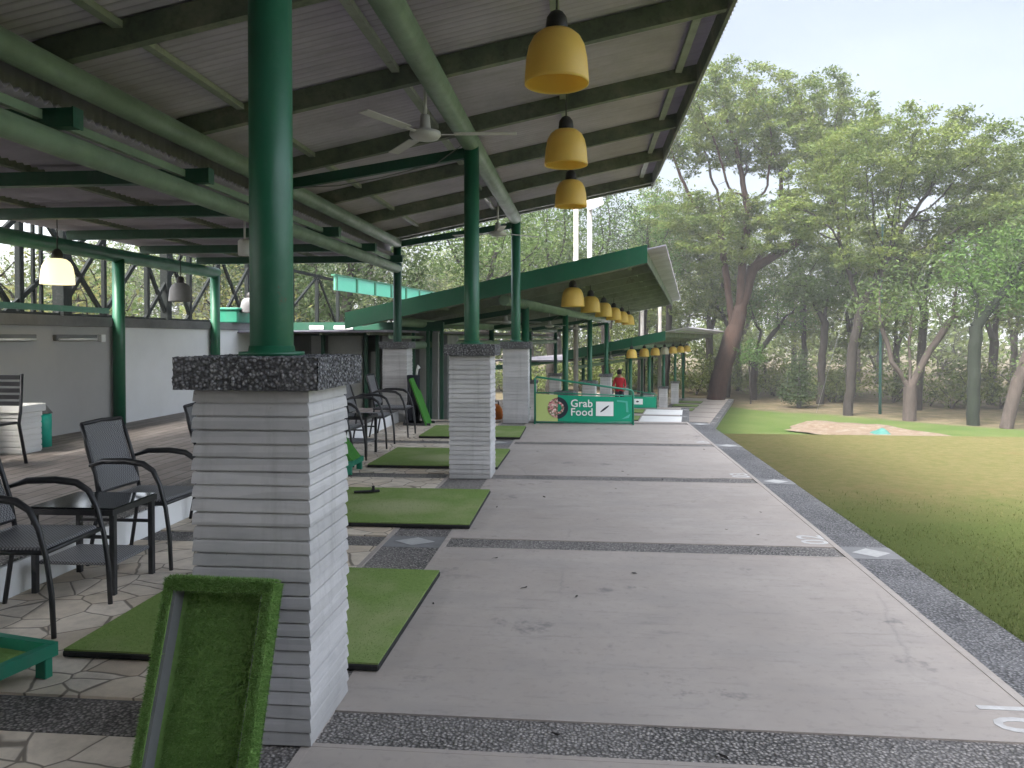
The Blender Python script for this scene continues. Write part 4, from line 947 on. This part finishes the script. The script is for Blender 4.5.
# ------------------------------------------------------------------ poles
r = empty('net_pole', 'slim tall teal net pole standing among the trees at right', 'pole', (17.0, 46.3, -2.95))
MB().tube([(0, 0, 0), (0, 0, 5), (.06, 0, 11.0)], [.085, .075, .05], 10).build('shaft', 'pole_teal', r)
MB().tube([(-.2, 0, 10.8), (.2, 0, 10.8)], .03, 6).build('crossarm', 'pole_teal', r)
MB().tube([(.05, 0, 10.7), (-1.9, .3, 6), (-3.4, .6, 0)], .010, 4).build('guy_wire', 'grey_paint', r)
for x, y, zt, lb, fl_ in ((-.36, 30.6, 6.6, 'weathered white pole left of the floodlight pole, above the second roof', 0), (.18, 30.6, 6.9, 'weathered white pole carrying a white floodlight, above the second roof', 1)):
    r = empty('lamp_pole', lb, 'pole', (x, y, -2.9)); MB().tube([(0, 0, 0), (0, 0, zt + 2.9)], .10, 10).build('shaft', 'pole_white', r)
    if fl_:
        m = MB(); m.bbox(-.25, .42, -.2, .2, 0, .45, .05); o = m.build('floodlight', 'white_plastic', r); o.location = (.15, -.2, zt + 2.6); o.rotation_euler = (rad(20), rad(-20), 0)
for x, y, lb in ((3.9, 53.5, 'pale thin pole between second and farthest roof, left one'), (5.1, 53.5, 'pale thin pole between second and farthest roof, right one')):
    r = empty('lamp_pole', lb, 'pole', (x, y, -2.9)); MB().tube([(0, 0, 0), (0, 0, 9.5)], .13, 8).build('shaft', 'pole_white', r)

# ------------------------------------------------------------------ trees: space colonisation
def grow(trunks, env, n_att, D=.55, di=4., dk=.9, iters=70, seed=1, flat=.35):
    rg = np.random.default_rng(seed); att = []
    tot = sum(e[2] for e in env)
    for (c, r, w) in env:
        k = int(n_att * w / tot); u = rg.normal(size=(k, 3)); u /= np.linalg.norm(u, axis=1)[:, None]; q = rg.random(k) ** (1 / 2.2)
        p = u * q[:, None]; p[:, 2] = np.where(p[:, 2] < 0, p[:, 2] * .6, p[:, 2]); att.append(p * np.array(r) + np.array(c))
    A = np.concatenate(att); nodes = []; par = []
    for pts in trunks:
        pts = [np.array(p, float) for p in pts]
        if not nodes: nodes.append(pts[0]); par.append(-1); prev = 0
        else: prev = int(np.argmin(np.linalg.norm(np.array(nodes) - pts[0], axis=1)))
        p0 = nodes[prev]
        for p1 in pts[1:]:
            k = max(1, int(np.linalg.norm(p1 - p0) / D))
            for t in range(1, k + 1): nodes.append(p0 + (p1 - p0) * t / k + rg.normal(size=3) * D * .05); par.append(prev); prev = len(nodes) - 1
            p0 = p1
    alive = np.ones(len(A), bool); best = np.full(len(A), 1e9); bi = np.zeros(len(A), int); N0 = 0
    for it in range(iters):
        new = np.array(nodes[N0:])
        if len(new):
            d = np.linalg.norm(A[:, None, :] - new[None], axis=2); j = d.argmin(1); dm = d[np.arange(len(A)), j]
            u = dm < best; best[u] = dm[u]; bi[u] = j[u] + N0
        alive &= best > dk; N0 = len(nodes)
        if not alive.any(): break
        act = alive & (best < (di if it > 8 else di * 4))
        if not act.any(): di *= 1.5; continue
        acc = {}
        for a in np.nonzero(act)[0]:
            v = A[a] - nodes[bi[a]]; acc.setdefault(bi[a], np.zeros(3)); acc[bi[a]] = acc[bi[a]] + v / (np.linalg.norm(v) + 1e-9)
        for i, v in acc.items():
            l = np.linalg.norm(v)
            if l < 1e-3: v = rg.normal(size=3); l = np.linalg.norm(v)
            nodes.append(np.array(nodes[i]) + (v / l + rg.normal(size=3) * .12) * D); par.append(i)
        if len(nodes) > 9000: break
    return np.array(nodes), np.array(par), A
def tree_geo(nodes, par, r0, rtip=.013, power=2.3):
    n = len(nodes); w = np.zeros(n); ch = np.zeros(n, int)
    for i in range(n - 1, -1, -1):
        if ch[i] == 0: w[i] = rtip ** power
        if par[i] >= 0: w[par[i]] += w[i]; ch[par[i]] += 1
    raw = w ** (1 / power); p = math.log(r0 / rtip) / math.log(max(raw.max() / rtip, 1.01)); R = rtip * (raw / rtip) ** p
    ch = raw
    return R, ch
def branch_mesh(nodes, par, R):
    VV, FF, off = [], [], 0
    for lo, hi, seg in ((.12, 9e9, 9), (.04, .12, 5), (0, .04, 3)):
        idx = np.nonzero((par >= 0) & (R > lo) & (R <= hi))[0]
        if not len(idx): continue
        p = nodes[par[idx]]; q = nodes[idx]; t = q - p; L = np.linalg.norm(t, axis=1)[:, None] + 1e-9; t = t / L; q = q + t * (R[idx] * .3)[:, None]
        a = np.where(np.abs(t[:, 2:3]) < .9, np.array([[0, 0, 1.]]), np.array([[1., 0, 0]])); u = np.cross(t, a); u /= np.linalg.norm(u, axis=1)[:, None]; v = np.cross(t, u)
        rp = np.minimum(R[par[idx]], R[idx] * 1.5); rq = R[idx]; an = np.linspace(0, 2 * math.pi, seg, False)
        ring = u[:, None, :] * np.cos(an)[None, :, None] + v[:, None, :] * np.sin(an)[None, :, None]
        V = np.concatenate([p[:, None] + ring * rp[:, None, None], q[:, None] + ring * rq[:, None, None]], 1); m = len(idx)
        k = np.arange(seg); f = np.stack([k, (k + 1) % seg, (k + 1) % seg + seg, k + seg], 1)
        F = f[None] + (np.arange(m) * 2 * seg)[:, None, None] + off
        VV.append(V.reshape(-1, 3)); FF.append(F.reshape(-1, 4)); off += m * 2 * seg
    return np.concatenate(VV), np.concatenate(FF)
def leaf_mesh(C, per, spread, size, seed=1, flat=.45, up=.9):
    rg = np.random.default_rng(seed); n = len(C) * per
    P = np.repeat(C, per, 0) + rg.normal(size=(n, 3)) * np.array([spread, spread, spread * flat])
    N = rg.normal(size=(n, 3)) * .75 + np.array([0, 0, up]); N /= np.linalg.norm(N, axis=1)[:, None]
    a = rg.normal(size=(n, 3)); u = np.cross(N, a); u /= np.linalg.norm(u, axis=1)[:, None] + 1e-9; v = np.cross(N, u)
    s = (size * rg.uniform(.55, 1.35, n))[:, None]
    V = np.stack([P - u * s, P - v * s * .42 + N * s * .08, P + u * s, P + v * s * .42 + N * s * .08], 1)
    return V.reshape(-1, 3), np.arange(n * 4).reshape(-1, 4)
def tree(name, lb, trunks, env, n_att, r0, leaf, bark, seed, per=26, spread=.5, size=.12, D=.6, group=None, flat=.45, dens=1., dk=.9, cat='tree', loc=(0, 0, 0)):
    nodes, par, A = grow(trunks, env, n_att, D=D, seed=seed, dk=dk)
    R, ch = tree_geo(nodes, par, r0); V, F = branch_mesh(nodes, par, R)
    r = empty(name, lb, cat, tuple(trunks[0][0]), 0, group); b = np.array(trunks[0][0])
    npmesh('trunk', V - b, F, 4, bark, r, True)
    tips = nodes[(ch < .013 * 2.6)]; rg = np.random.default_rng(seed + 99); tips = tips[rg.random(len(tips)) < dens]; print(name, len(nodes), len(tips))
    V, F = leaf_mesh(tips, per, spread, size, seed, flat); npmesh('crown', V - b, F, 4, leaf, r)
    return r

G = -2.95
# the big leaning red barked rain tree
RG = 'rain trees along the far lawn'
tree('rain_tree', 'tall rain tree with leaning reddish trunk at the far end of the path',
     [[(8.9, 53.9, G), (9.5, 53.9, -.2), (10.5, 53.8, 3.2), (11.3, 53.6, 6.2), (13.2, 53.2, 9.6)], [(10.1, 53.8, 1.8), (9.7, 53.9, 5.0), (9.2, 54., 9.0)], [(10.5, 53.8, 3.2), (10.6, 53.2, 6.6), (10.9, 53, 10.)], [(11.3, 53.6, 6.2), (14.2, 53, 8.0), (16.6, 52.6, 11)]],
     [((9.5, 53, 15.5), (6.5, 5, 4.6), 5), ((14.5, 52.5, 14.6), (5.5, 4.5, 4.6), 4), ((8.4, 53, 9.6), (5, 4, 2.2), 1.6), ((13.5, 53, 9.4), (3.5, 4, 2.), 1.), ((10, 51, 7.6), (4.5, 1.6, 1.8), .9)], 2900, .62, 'leaf_rain', 'bark_red', 11, 70, .27, .118, .5, RG, .40, dk=.75, dens=.95)
tree('rain_tree', 'wide rain tree with slender dark trunk left of the teal net pole',
     [[(14.95, 45.5, G), (15.2, 45.5, 1.0), (15.6, 45.5, 3.0), (17., 45.3, 6.2)], [(15.6, 45.5, 3.), (14.9, 45.5, 5.5)], [(15.2, 45.5, 1.), (17.2, 45.2, 4.2)]],
     [((18., 45.5, 11.2), (6.4, 5, 3.2), 6), ((14.2, 46, 9.0), (3.5, 3.5, 3.5), 2), ((22.5, 45, 8.2), (4.2, 4, 2.4), 2.4), ((16.5, 45, 6), (3.2, 3, 1.4), .8)], 2500, .27, 'leaf_rain', 'bark_dark', 12, 64, .25, .105, .45, RG, .40, dk=.7, dens=.95)
tree('broadleaf_tree', 'stocky tree with short pinkish trunk forking low, right of the net pole',
     [[(17.3, 43, G), (17.3, 43, -1.2), (16.4, 43, .2), (15.8, 43, 2.2)], [(17.3, 43, -1.2), (18.3, 43, .8), (19.4, 42.8, 2.6)], [(17.3, 43, -1.2), (17.4, 43.2, 2.)]],
     [((18.2, 43, 3.6), (3.6, 3, 2.6), 4), ((16, 43, 3.2), (2.2, 2, 2), 1.5)], 780, .34, 'leaf_mid', 'bark_pale', 13, 26, .40, .11, .5, 'broadleaf trees at the lawn edge', .5)
tree('ivy_clad_tree', 'straight dark ivy covered trunk with green crown near the right edge',
     [[(19.6, 41, G), (19.6, 41, 0), (19.7, 41, 3.5)], [(19.7, 41, 2.), (21.5, 41, 4.6)]],
     [((20.8, 41, 5.), (3.4, 3, 2.6), 3), ((22, 41, 3.2), (2.6, 2.4, 1.6), 2)], 900, .30, 'leaf_bright', 'bark_ivy', 14, 28, .40, .11, .5, 'broadleaf trees at the lawn edge', .5)
tree('broadleaf_tree', 'tree with pale trunk leaning right at the right photo edge',
     [[(20.5, 39.7, G), (21.0, 39.7, -.6), (21.9, 39.6, 1.8), (22.6, 39.5, 4)], [(21, 39.7, -.6), (20.4, 39.8, 1.2)]],
     [((22.8, 39.6, 6.), (3, 3, 2.8), 3), ((24, 40, 3), (2.5, 2.5, 1.6), 1)], 720, .3, 'leaf_mid', 'bark_pale', 15, 26, .40, .11, .5, 'broadleaf trees at the lawn edge', .5)
tree('broadleaf_tree', 'small bright green tree right of the red leaning trunk',
     [[(12.0, 56.5, G), (12.1, 56.5, 0), (12.5, 56.4, 2.)], [(12.1, 56.5, 0), (13.6, 56.4, 2.2)]],
     [((12.9, 56, 3.6), (3.3, 3, 2.), 3), ((14.5, 55.6, 2.6), (2.2, 2, 1.2), 1)], 630, .25, 'leaf_bright', 'bark_dark', 16, 24, .45, .12, .55, 'broadleaf trees at the lawn edge', .45)
tree('broadleaf_tree', 'tall bright green tree rising between the second roof and the red trunk',
     [[(4.2, 58.5, G), (4.3, 58.5, 3), (4.6, 58.4, 7)]],
     [((4.8, 58, 7.5), (2.8, 3, 5.2), 3)], 930, .3, 'leaf_bright', 'bark_dark', 17, 26, .45, .12, .6, 'broadleaf trees at the lawn edge', .6)
# dark conical shrub
tree('conical_shrub', 'dark dense conical shrub on the lawn edge beside the small bright tree', [[(13.4, 49.8, G), (13.4, 49.8, -.2)]],
     [((13.4, 49.8, -2.0), (1.25, 1.2, 1.1), 2), ((13.4, 49.8, -.7), (.85, .8, 1.6), 1.4)], 420, .16, 'leaf_dark', 'bark_dark', 18, 34, .20, .08, .3, None, .8, dk=.35, cat='shrub')
tree('vine_sprout', 'fresh green leafy sprout hanging on the leaning red trunk', [[(11.0, 52.6, G), (10.9, 52.6, .2)]],
     [((11.0, 52.6, .3), (.9, .7, 1.2), 1)], 90, .06, 'leaf_bright', 'bark_dark', 19, 34, .22, .10, .4, None, .7, dk=.4, cat='plant')
# trees behind the roofs
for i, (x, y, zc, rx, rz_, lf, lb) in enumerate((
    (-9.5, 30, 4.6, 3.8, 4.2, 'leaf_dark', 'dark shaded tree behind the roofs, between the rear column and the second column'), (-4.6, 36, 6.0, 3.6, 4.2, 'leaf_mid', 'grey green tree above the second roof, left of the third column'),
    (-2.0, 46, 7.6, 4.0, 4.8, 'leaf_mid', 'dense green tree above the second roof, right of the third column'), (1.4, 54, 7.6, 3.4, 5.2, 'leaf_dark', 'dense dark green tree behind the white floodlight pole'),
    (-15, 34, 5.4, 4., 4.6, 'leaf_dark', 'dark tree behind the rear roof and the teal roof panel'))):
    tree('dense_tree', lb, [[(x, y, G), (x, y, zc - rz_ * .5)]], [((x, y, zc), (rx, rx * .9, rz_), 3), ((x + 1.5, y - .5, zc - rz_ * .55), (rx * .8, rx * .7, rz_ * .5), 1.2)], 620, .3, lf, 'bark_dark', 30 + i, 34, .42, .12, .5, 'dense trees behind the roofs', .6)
# dry shrubs behind the back wall
for i, (x, y, zc, r_, lf) in enumerate(((-12.5, 13.2, 1.8, 1.6, 'leaf_dry'), (-13., 17.5, 2.2, 1.9, 'leaf_dry'), (-15, 22, 2.6, 2.2, 'leaf_mid'), (-12, 26, 2.4, 2.2, 'leaf_dry'), (-19, 19, 3., 2.4, 'leaf_dark'))):
    tree('dry_shrub', ['dry yellowish shrub behind the wall, left of the glowing lamp', 'dry yellowish shrub behind the lattice, right of the glowing lamp', 'green shrub behind the lattice near the second wall column', 'dry shrub far behind the small green box', 'dark tall shrub behind the wall, beyond the dry ones'][i],
         [[(x, y, -.5), (x, y, .4)], [(x, y, -.2), (x + .8, y, 1.5)], [(x, y, -.2), (x - .7, y + .3, 1.6)]], [((x, y, zc), (r_, r_, r_ * .9), 1)], 260, .13, lf, 'bark_dark', 50 + i, 12, .34, .085, .4, 'shrubs behind the back wall', .6, dk=.5, cat='shrub')

# woods far behind: one mass
def woods():
    base = []
    for sd, (h, rr, zc) in enumerate(((14, 4.2, 10.5), (11, 3.6, 7.5), (16, 4.8, 12))):
        nodes, par, A = grow([[(0, 0, 0), (.2, 0, h * .3), (.5, .2, h * .55)], [(.2, 0, h * .3), (-1.2, .2, h * .6)]], [((0, 0, zc), (rr, rr, h * .32), 3), ((1, 0, zc - h * .3), (rr * .8, rr * .8, h * .14), 1)], 620, D=.65, seed=70 + sd)
        R, ch = tree_geo(nodes, par, .28); tv, tf = branch_mesh(nodes, par, R); lv, lf = leaf_mesh(nodes[ch < .013 * 2.6], 16, .6, .20, 70 + sd, .45); base.append((tv, tf, lv, lf))
    nodes, par, A = grow([[(0, 0, 0), (0, 0, .6)], [(0, 0, .2), (.8, 0, 1.2)]], [((0, 0, 1.3), (1.7, 1.7, 1.3), 1)], 160, D=.45, seed=80, dk=.5)
    R, ch = tree_geo(nodes, par, .06); tv, tf = branch_mesh(nodes, par, R); lv, lf = leaf_mesh(nodes[ch < .013 * 2.6], 16, .34, .12, 80, .7); base.append((tv, tf, lv, lf))
    rg = np.random.default_rng(5); inst = []
    for k in range(34): x = -45 + k * 3.6 + rg.uniform(-1.3, 1.3); inst.append((int(rg.integers(0, 3)), x, (66 if x < 6 else 66 - (x - 6) * .62) + rg.uniform(-3, 6), rg.uniform(.75, 1.1)))
    for k in range(26): x = -40 + k * 4.6 + rg.uniform(-1.5, 1.5); inst.append((int(rg.integers(0, 3)), x, (80 if x < 6 else 80 - (x - 6) * .5) + rg.uniform(-4, 8), rg.uniform(.8, 1.15)))
    for k in range(26): y = 4 + k * 2.4; inst.append((int(rg.integers(0, 3)), -27 - abs(rg.normal()) * 5 - k * .35, y, rg.uniform(.55, .9))); inst.append((3, -20 - rg.uniform(0, 5), y, rg.uniform(1.4, 2.4)))
    for k in range(60): x = -60 + k * 3.2 + rg.uniform(-1.5, 1.5); inst.append((3, x, 92 + rg.uniform(-8, 12), rg.uniform(2.2, 3.6)))
    for k in range(60): x = -12 + k * .85 + rg.uniform(-.8, .8); inst.append((3, x, (61 if x < 9 else 61 - (x - 9) * .86) + rg.uniform(0, 7), rg.uniform(.6, 1.3)))
    T, TF, L, LF, ot, ol = [], [], [], [], 0, 0
    for (b, x, y, s) in inst:
        tv, tf, lv, lf = base[b]; a = rg.uniform(0, 6.28); Rm = np.array([[math.cos(a), -math.sin(a), 0], [math.sin(a), math.cos(a), 0], [0, 0, 1]]) * s
        T.append(tv @ Rm.T + [x, y, -3]); TF.append(tf + ot); ot += len(tv); L.append(lv @ Rm.T + [x, y, -3]); LF.append(lf + ol); ol += len(lv)
    o = npmesh('woods', np.concatenate(L), np.concatenate(LF), 4, 'leaf_woods', None); tag(o, 'grey green woods with many thin trunks beyond the lawn', 'woods', None, 'stuff')
    t = npmesh('trunk', np.concatenate(T), np.concatenate(TF), 4, 'bark_woods', o, True); tag(t, None, None, None, 'stuff')
leafmat('leaf_woods', [(.1, (0.05329, 0.07974, 0.02671)), (.4, (0.09018, 0.1217, 0.03654)), (.7, (0.1353, 0.1595, 0.04919)), (.95, (0.1148, 0.1763, 0.04216))], .22)
m_bark('bark_woods', (0.01912, 0.01657, 0.01403), (0.05738, 0.04781, 0.03952))
woods()

# more trees along the far lawn
for i, (x, y, zc, rx, rz_, lf, lb) in enumerate((
    (10.6, 59, 5.0, 3.6, 3.4, 'leaf_rain', 'middling tree right behind the leaning red trunk'), (15.6, 53, 5.2, 3.4, 3.0, 'leaf_mid', 'middling tree behind the slender dark trunk, over the conical shrub'),
    (20.2, 49, 6.2, 3.8, 3.4, 'leaf_rain', 'yellow green tree right behind the teal net pole'), (24.6, 45, 5.4, 3.6, 3.2, 'leaf_bright', 'bright green tree at the right photo edge behind the ivy covered trunk'),
    (6.4, 62, 9.5, 3.6, 5.0, 'leaf_rain', 'tall yellowish tree just left of the leaning red trunk'), (26.5, 47, 10.4, 4., 3.2, 'leaf_rain', 'high feathery crown against the sky at the right photo edge'))):
    tree('broadleaf_tree', lb, [[(x, y, G), (x + .3, y, zc - rz_ * .9), (x + .5, y, zc - rz_ * .3)], [(x + .3, y, zc - rz_ * .9), (x - .8, y, zc - rz_ * .2)]], [((x, y, zc), (rx, rx * .85, rz_), 3)], 950, .24, lf, 'bark_dark', 90 + i, 58, .30, .125, .5, 'middling trees along the far lawn', .5, dens=.8)
# invented building behind the camera, added to shade pillar fronts and near lawn
r = empty('clubhouse', 'dark timber clubhouse where the row of bays begins', 'building', (-3, -5.6, 0))
m = MB(); m.box(-4.4, -.6, 0, .2, 0, 3.2); m.box(.7, 4.2, 0, .2, 0, 3.4); m.box(-.6, .7, 0, .2, 2.2, 3.3); m.build('wall', 'grey_paint', r)
m = MB(); m.bbox(-.6, .7, .08, .14, 0, 2.2, .01); m.build('door', 'dark_green_paint', r)
m = MB(); m.box(4.6, 22, -8, -.4, -.02, 6.2); m.build('wing', 'steel_dark', r)
m = MB(); m.add([(4.0, -8.6, 6.2), (22.6, -8.6, 6.2), (22.6, .3, 6.2), (4.0, .3, 6.2), (4.0, -4.2, 8.6), (22.6, -4.2, 8.6)], [(0, 1, 5, 4), (3, 4, 5, 2), (0, 4, 3), (1, 2, 5), (0, 3, 2, 1)]); m.build('roof', 'bin_roof', r)

# ------------------------------------------------------------------ haze
m = MB(); m.box(-640, 640, -520, 820, -4.2, 26); hz = m.build('haze'); hm = bpy.data.materials.new('haze'); hm.use_nodes = True; hn = hm.node_tree
hn.nodes.remove(hn.nodes['Principled BSDF']); pv = hn.nodes.new('ShaderNodeVolumePrincipled'); pv.inputs['Density'].default_value = .0011; pv.inputs['Color'].default_value = (.93, .95, .96, 1); pv.inputs['Anisotropy'].default_value = .2
hn.links.new(pv.outputs[0], hn.nodes['Material Output'].inputs['Volume']); hz.data.materials.append(hm); tag(hz, 'thin pale haze hanging in the air over the range', 'haze', None, 'stuff')

# ------------------------------------------------------------------ light
w = bpy.data.worlds.new('World'); scene.world = w; w.use_nodes = True; nt = w.node_tree
sky = nt.nodes.new('ShaderNodeTexSky'); sky.sky_type = 'NISHITA'; sky.sun_disc = False
SE, SR = rad(52), rad(218)      # sun elevation, azimuth measured from +y towards +x
sky.sun_elevation = SE; sky.sun_rotation = SR; sky.air_density = 1.0; sky.dust_density = 6.; sky.ozone_density = 1.0; sky.altitude = 50
hs = nt.nodes.new('ShaderNodeHueSaturation'); hs.inputs['Saturation'].default_value = .42
nt.links.new(sky.outputs[0], hs.inputs['Color']); bg = nt.nodes['Background']; tcw = nt.nodes.new('ShaderNodeTexCoord'); mpw = nt.nodes.new('ShaderNodeMapping'); mpw.inputs['Scale'].default_value = (1, 1, 3.2); nt.links.new(tcw.outputs['Generated'], mpw.inputs[0])
nz = nt.nodes.new('ShaderNodeTexNoise'); nz.inputs['Scale'].default_value = 2.1; nz.inputs['Detail'].default_value = 5; nt.links.new(mpw.outputs[0], nz.inputs['Vector'])
rw = nt.nodes.new('ShaderNodeValToRGB'); rw.color_ramp.elements[0].position = .35; rw.color_ramp.elements[0].color = (.80, .82, .85, 1); rw.color_ramp.elements[1].position = .7; rw.color_ramp.elements[1].color = (1, 1, 1, 1); nt.links.new(nz.outputs[0], rw.inputs[0])
mw_ = nt.nodes.new('ShaderNodeMix'); mw_.data_type = 'RGBA'; mw_.blend_type = 'MULTIPLY'; mw_.inputs[0].default_value = 1; nt.links.new(hs.outputs[0], mw_.inputs[6]); nt.links.new(rw.outputs[0], mw_.inputs[7]); 
dt = nt.nodes.new('ShaderNodeVectorMath'); dt.operation = 'DOT_PRODUCT'; dt.inputs[1].default_value = (.35, .937, 0); nt.links.new(tcw.outputs['Generated'], dt.inputs[0])
r2 = nt.nodes.new('ShaderNodeValToRGB'); r2.color_ramp.elements[0].position = .45; r2.color_ramp.elements[0].color = (1.12, 1.12, 1.12, 1); r2.color_ramp.elements[1].position = .88; r2.color_ramp.elements[1].color = (.325, .336, .338, 1); nt.links.new(dt.outputs['Value'], r2.inputs[0])
m2_ = nt.nodes.new('ShaderNodeMix'); m2_.data_type = 'RGBA'; m2_.blend_type = 'MULTIPLY'; m2_.inputs[0].default_value = 1; nt.links.new(mw_.outputs[2], m2_.inputs[6]); nt.links.new(r2.outputs[0], m2_.inputs[7]); nt.links.new(m2_.outputs[2], bg.inputs[0]); bg.inputs[1].default_value = .15
sd = bpy.data.lights.new('sun', 'SUN'); so = bpy.data.objects.new('sun', sd); COL.objects.link(so)
sd.energy = .85; sd.angle = rad(16); sd.color = (1, .95, .86)
dirv = Vector((math.sin(SR) * math.cos(SE), math.cos(SR) * math.cos(SE), math.sin(SE))); so.rotation_euler = dirv.to_track_quat('Z', 'Y').to_euler()
scene.view_settings.view_transform = 'Standard'; scene.view_settings.look = 'None'; scene.view_settings.gamma = 1; scene.view_settings.exposure = 2.75
scene.render.engine = 'CYCLES'; scene.cycles.max_bounces = 8; scene.cycles.diffuse_bounces = 5; scene.cycles.use_denoising = True
for p in (pp, lp, fp, mp, cp, tp): pass
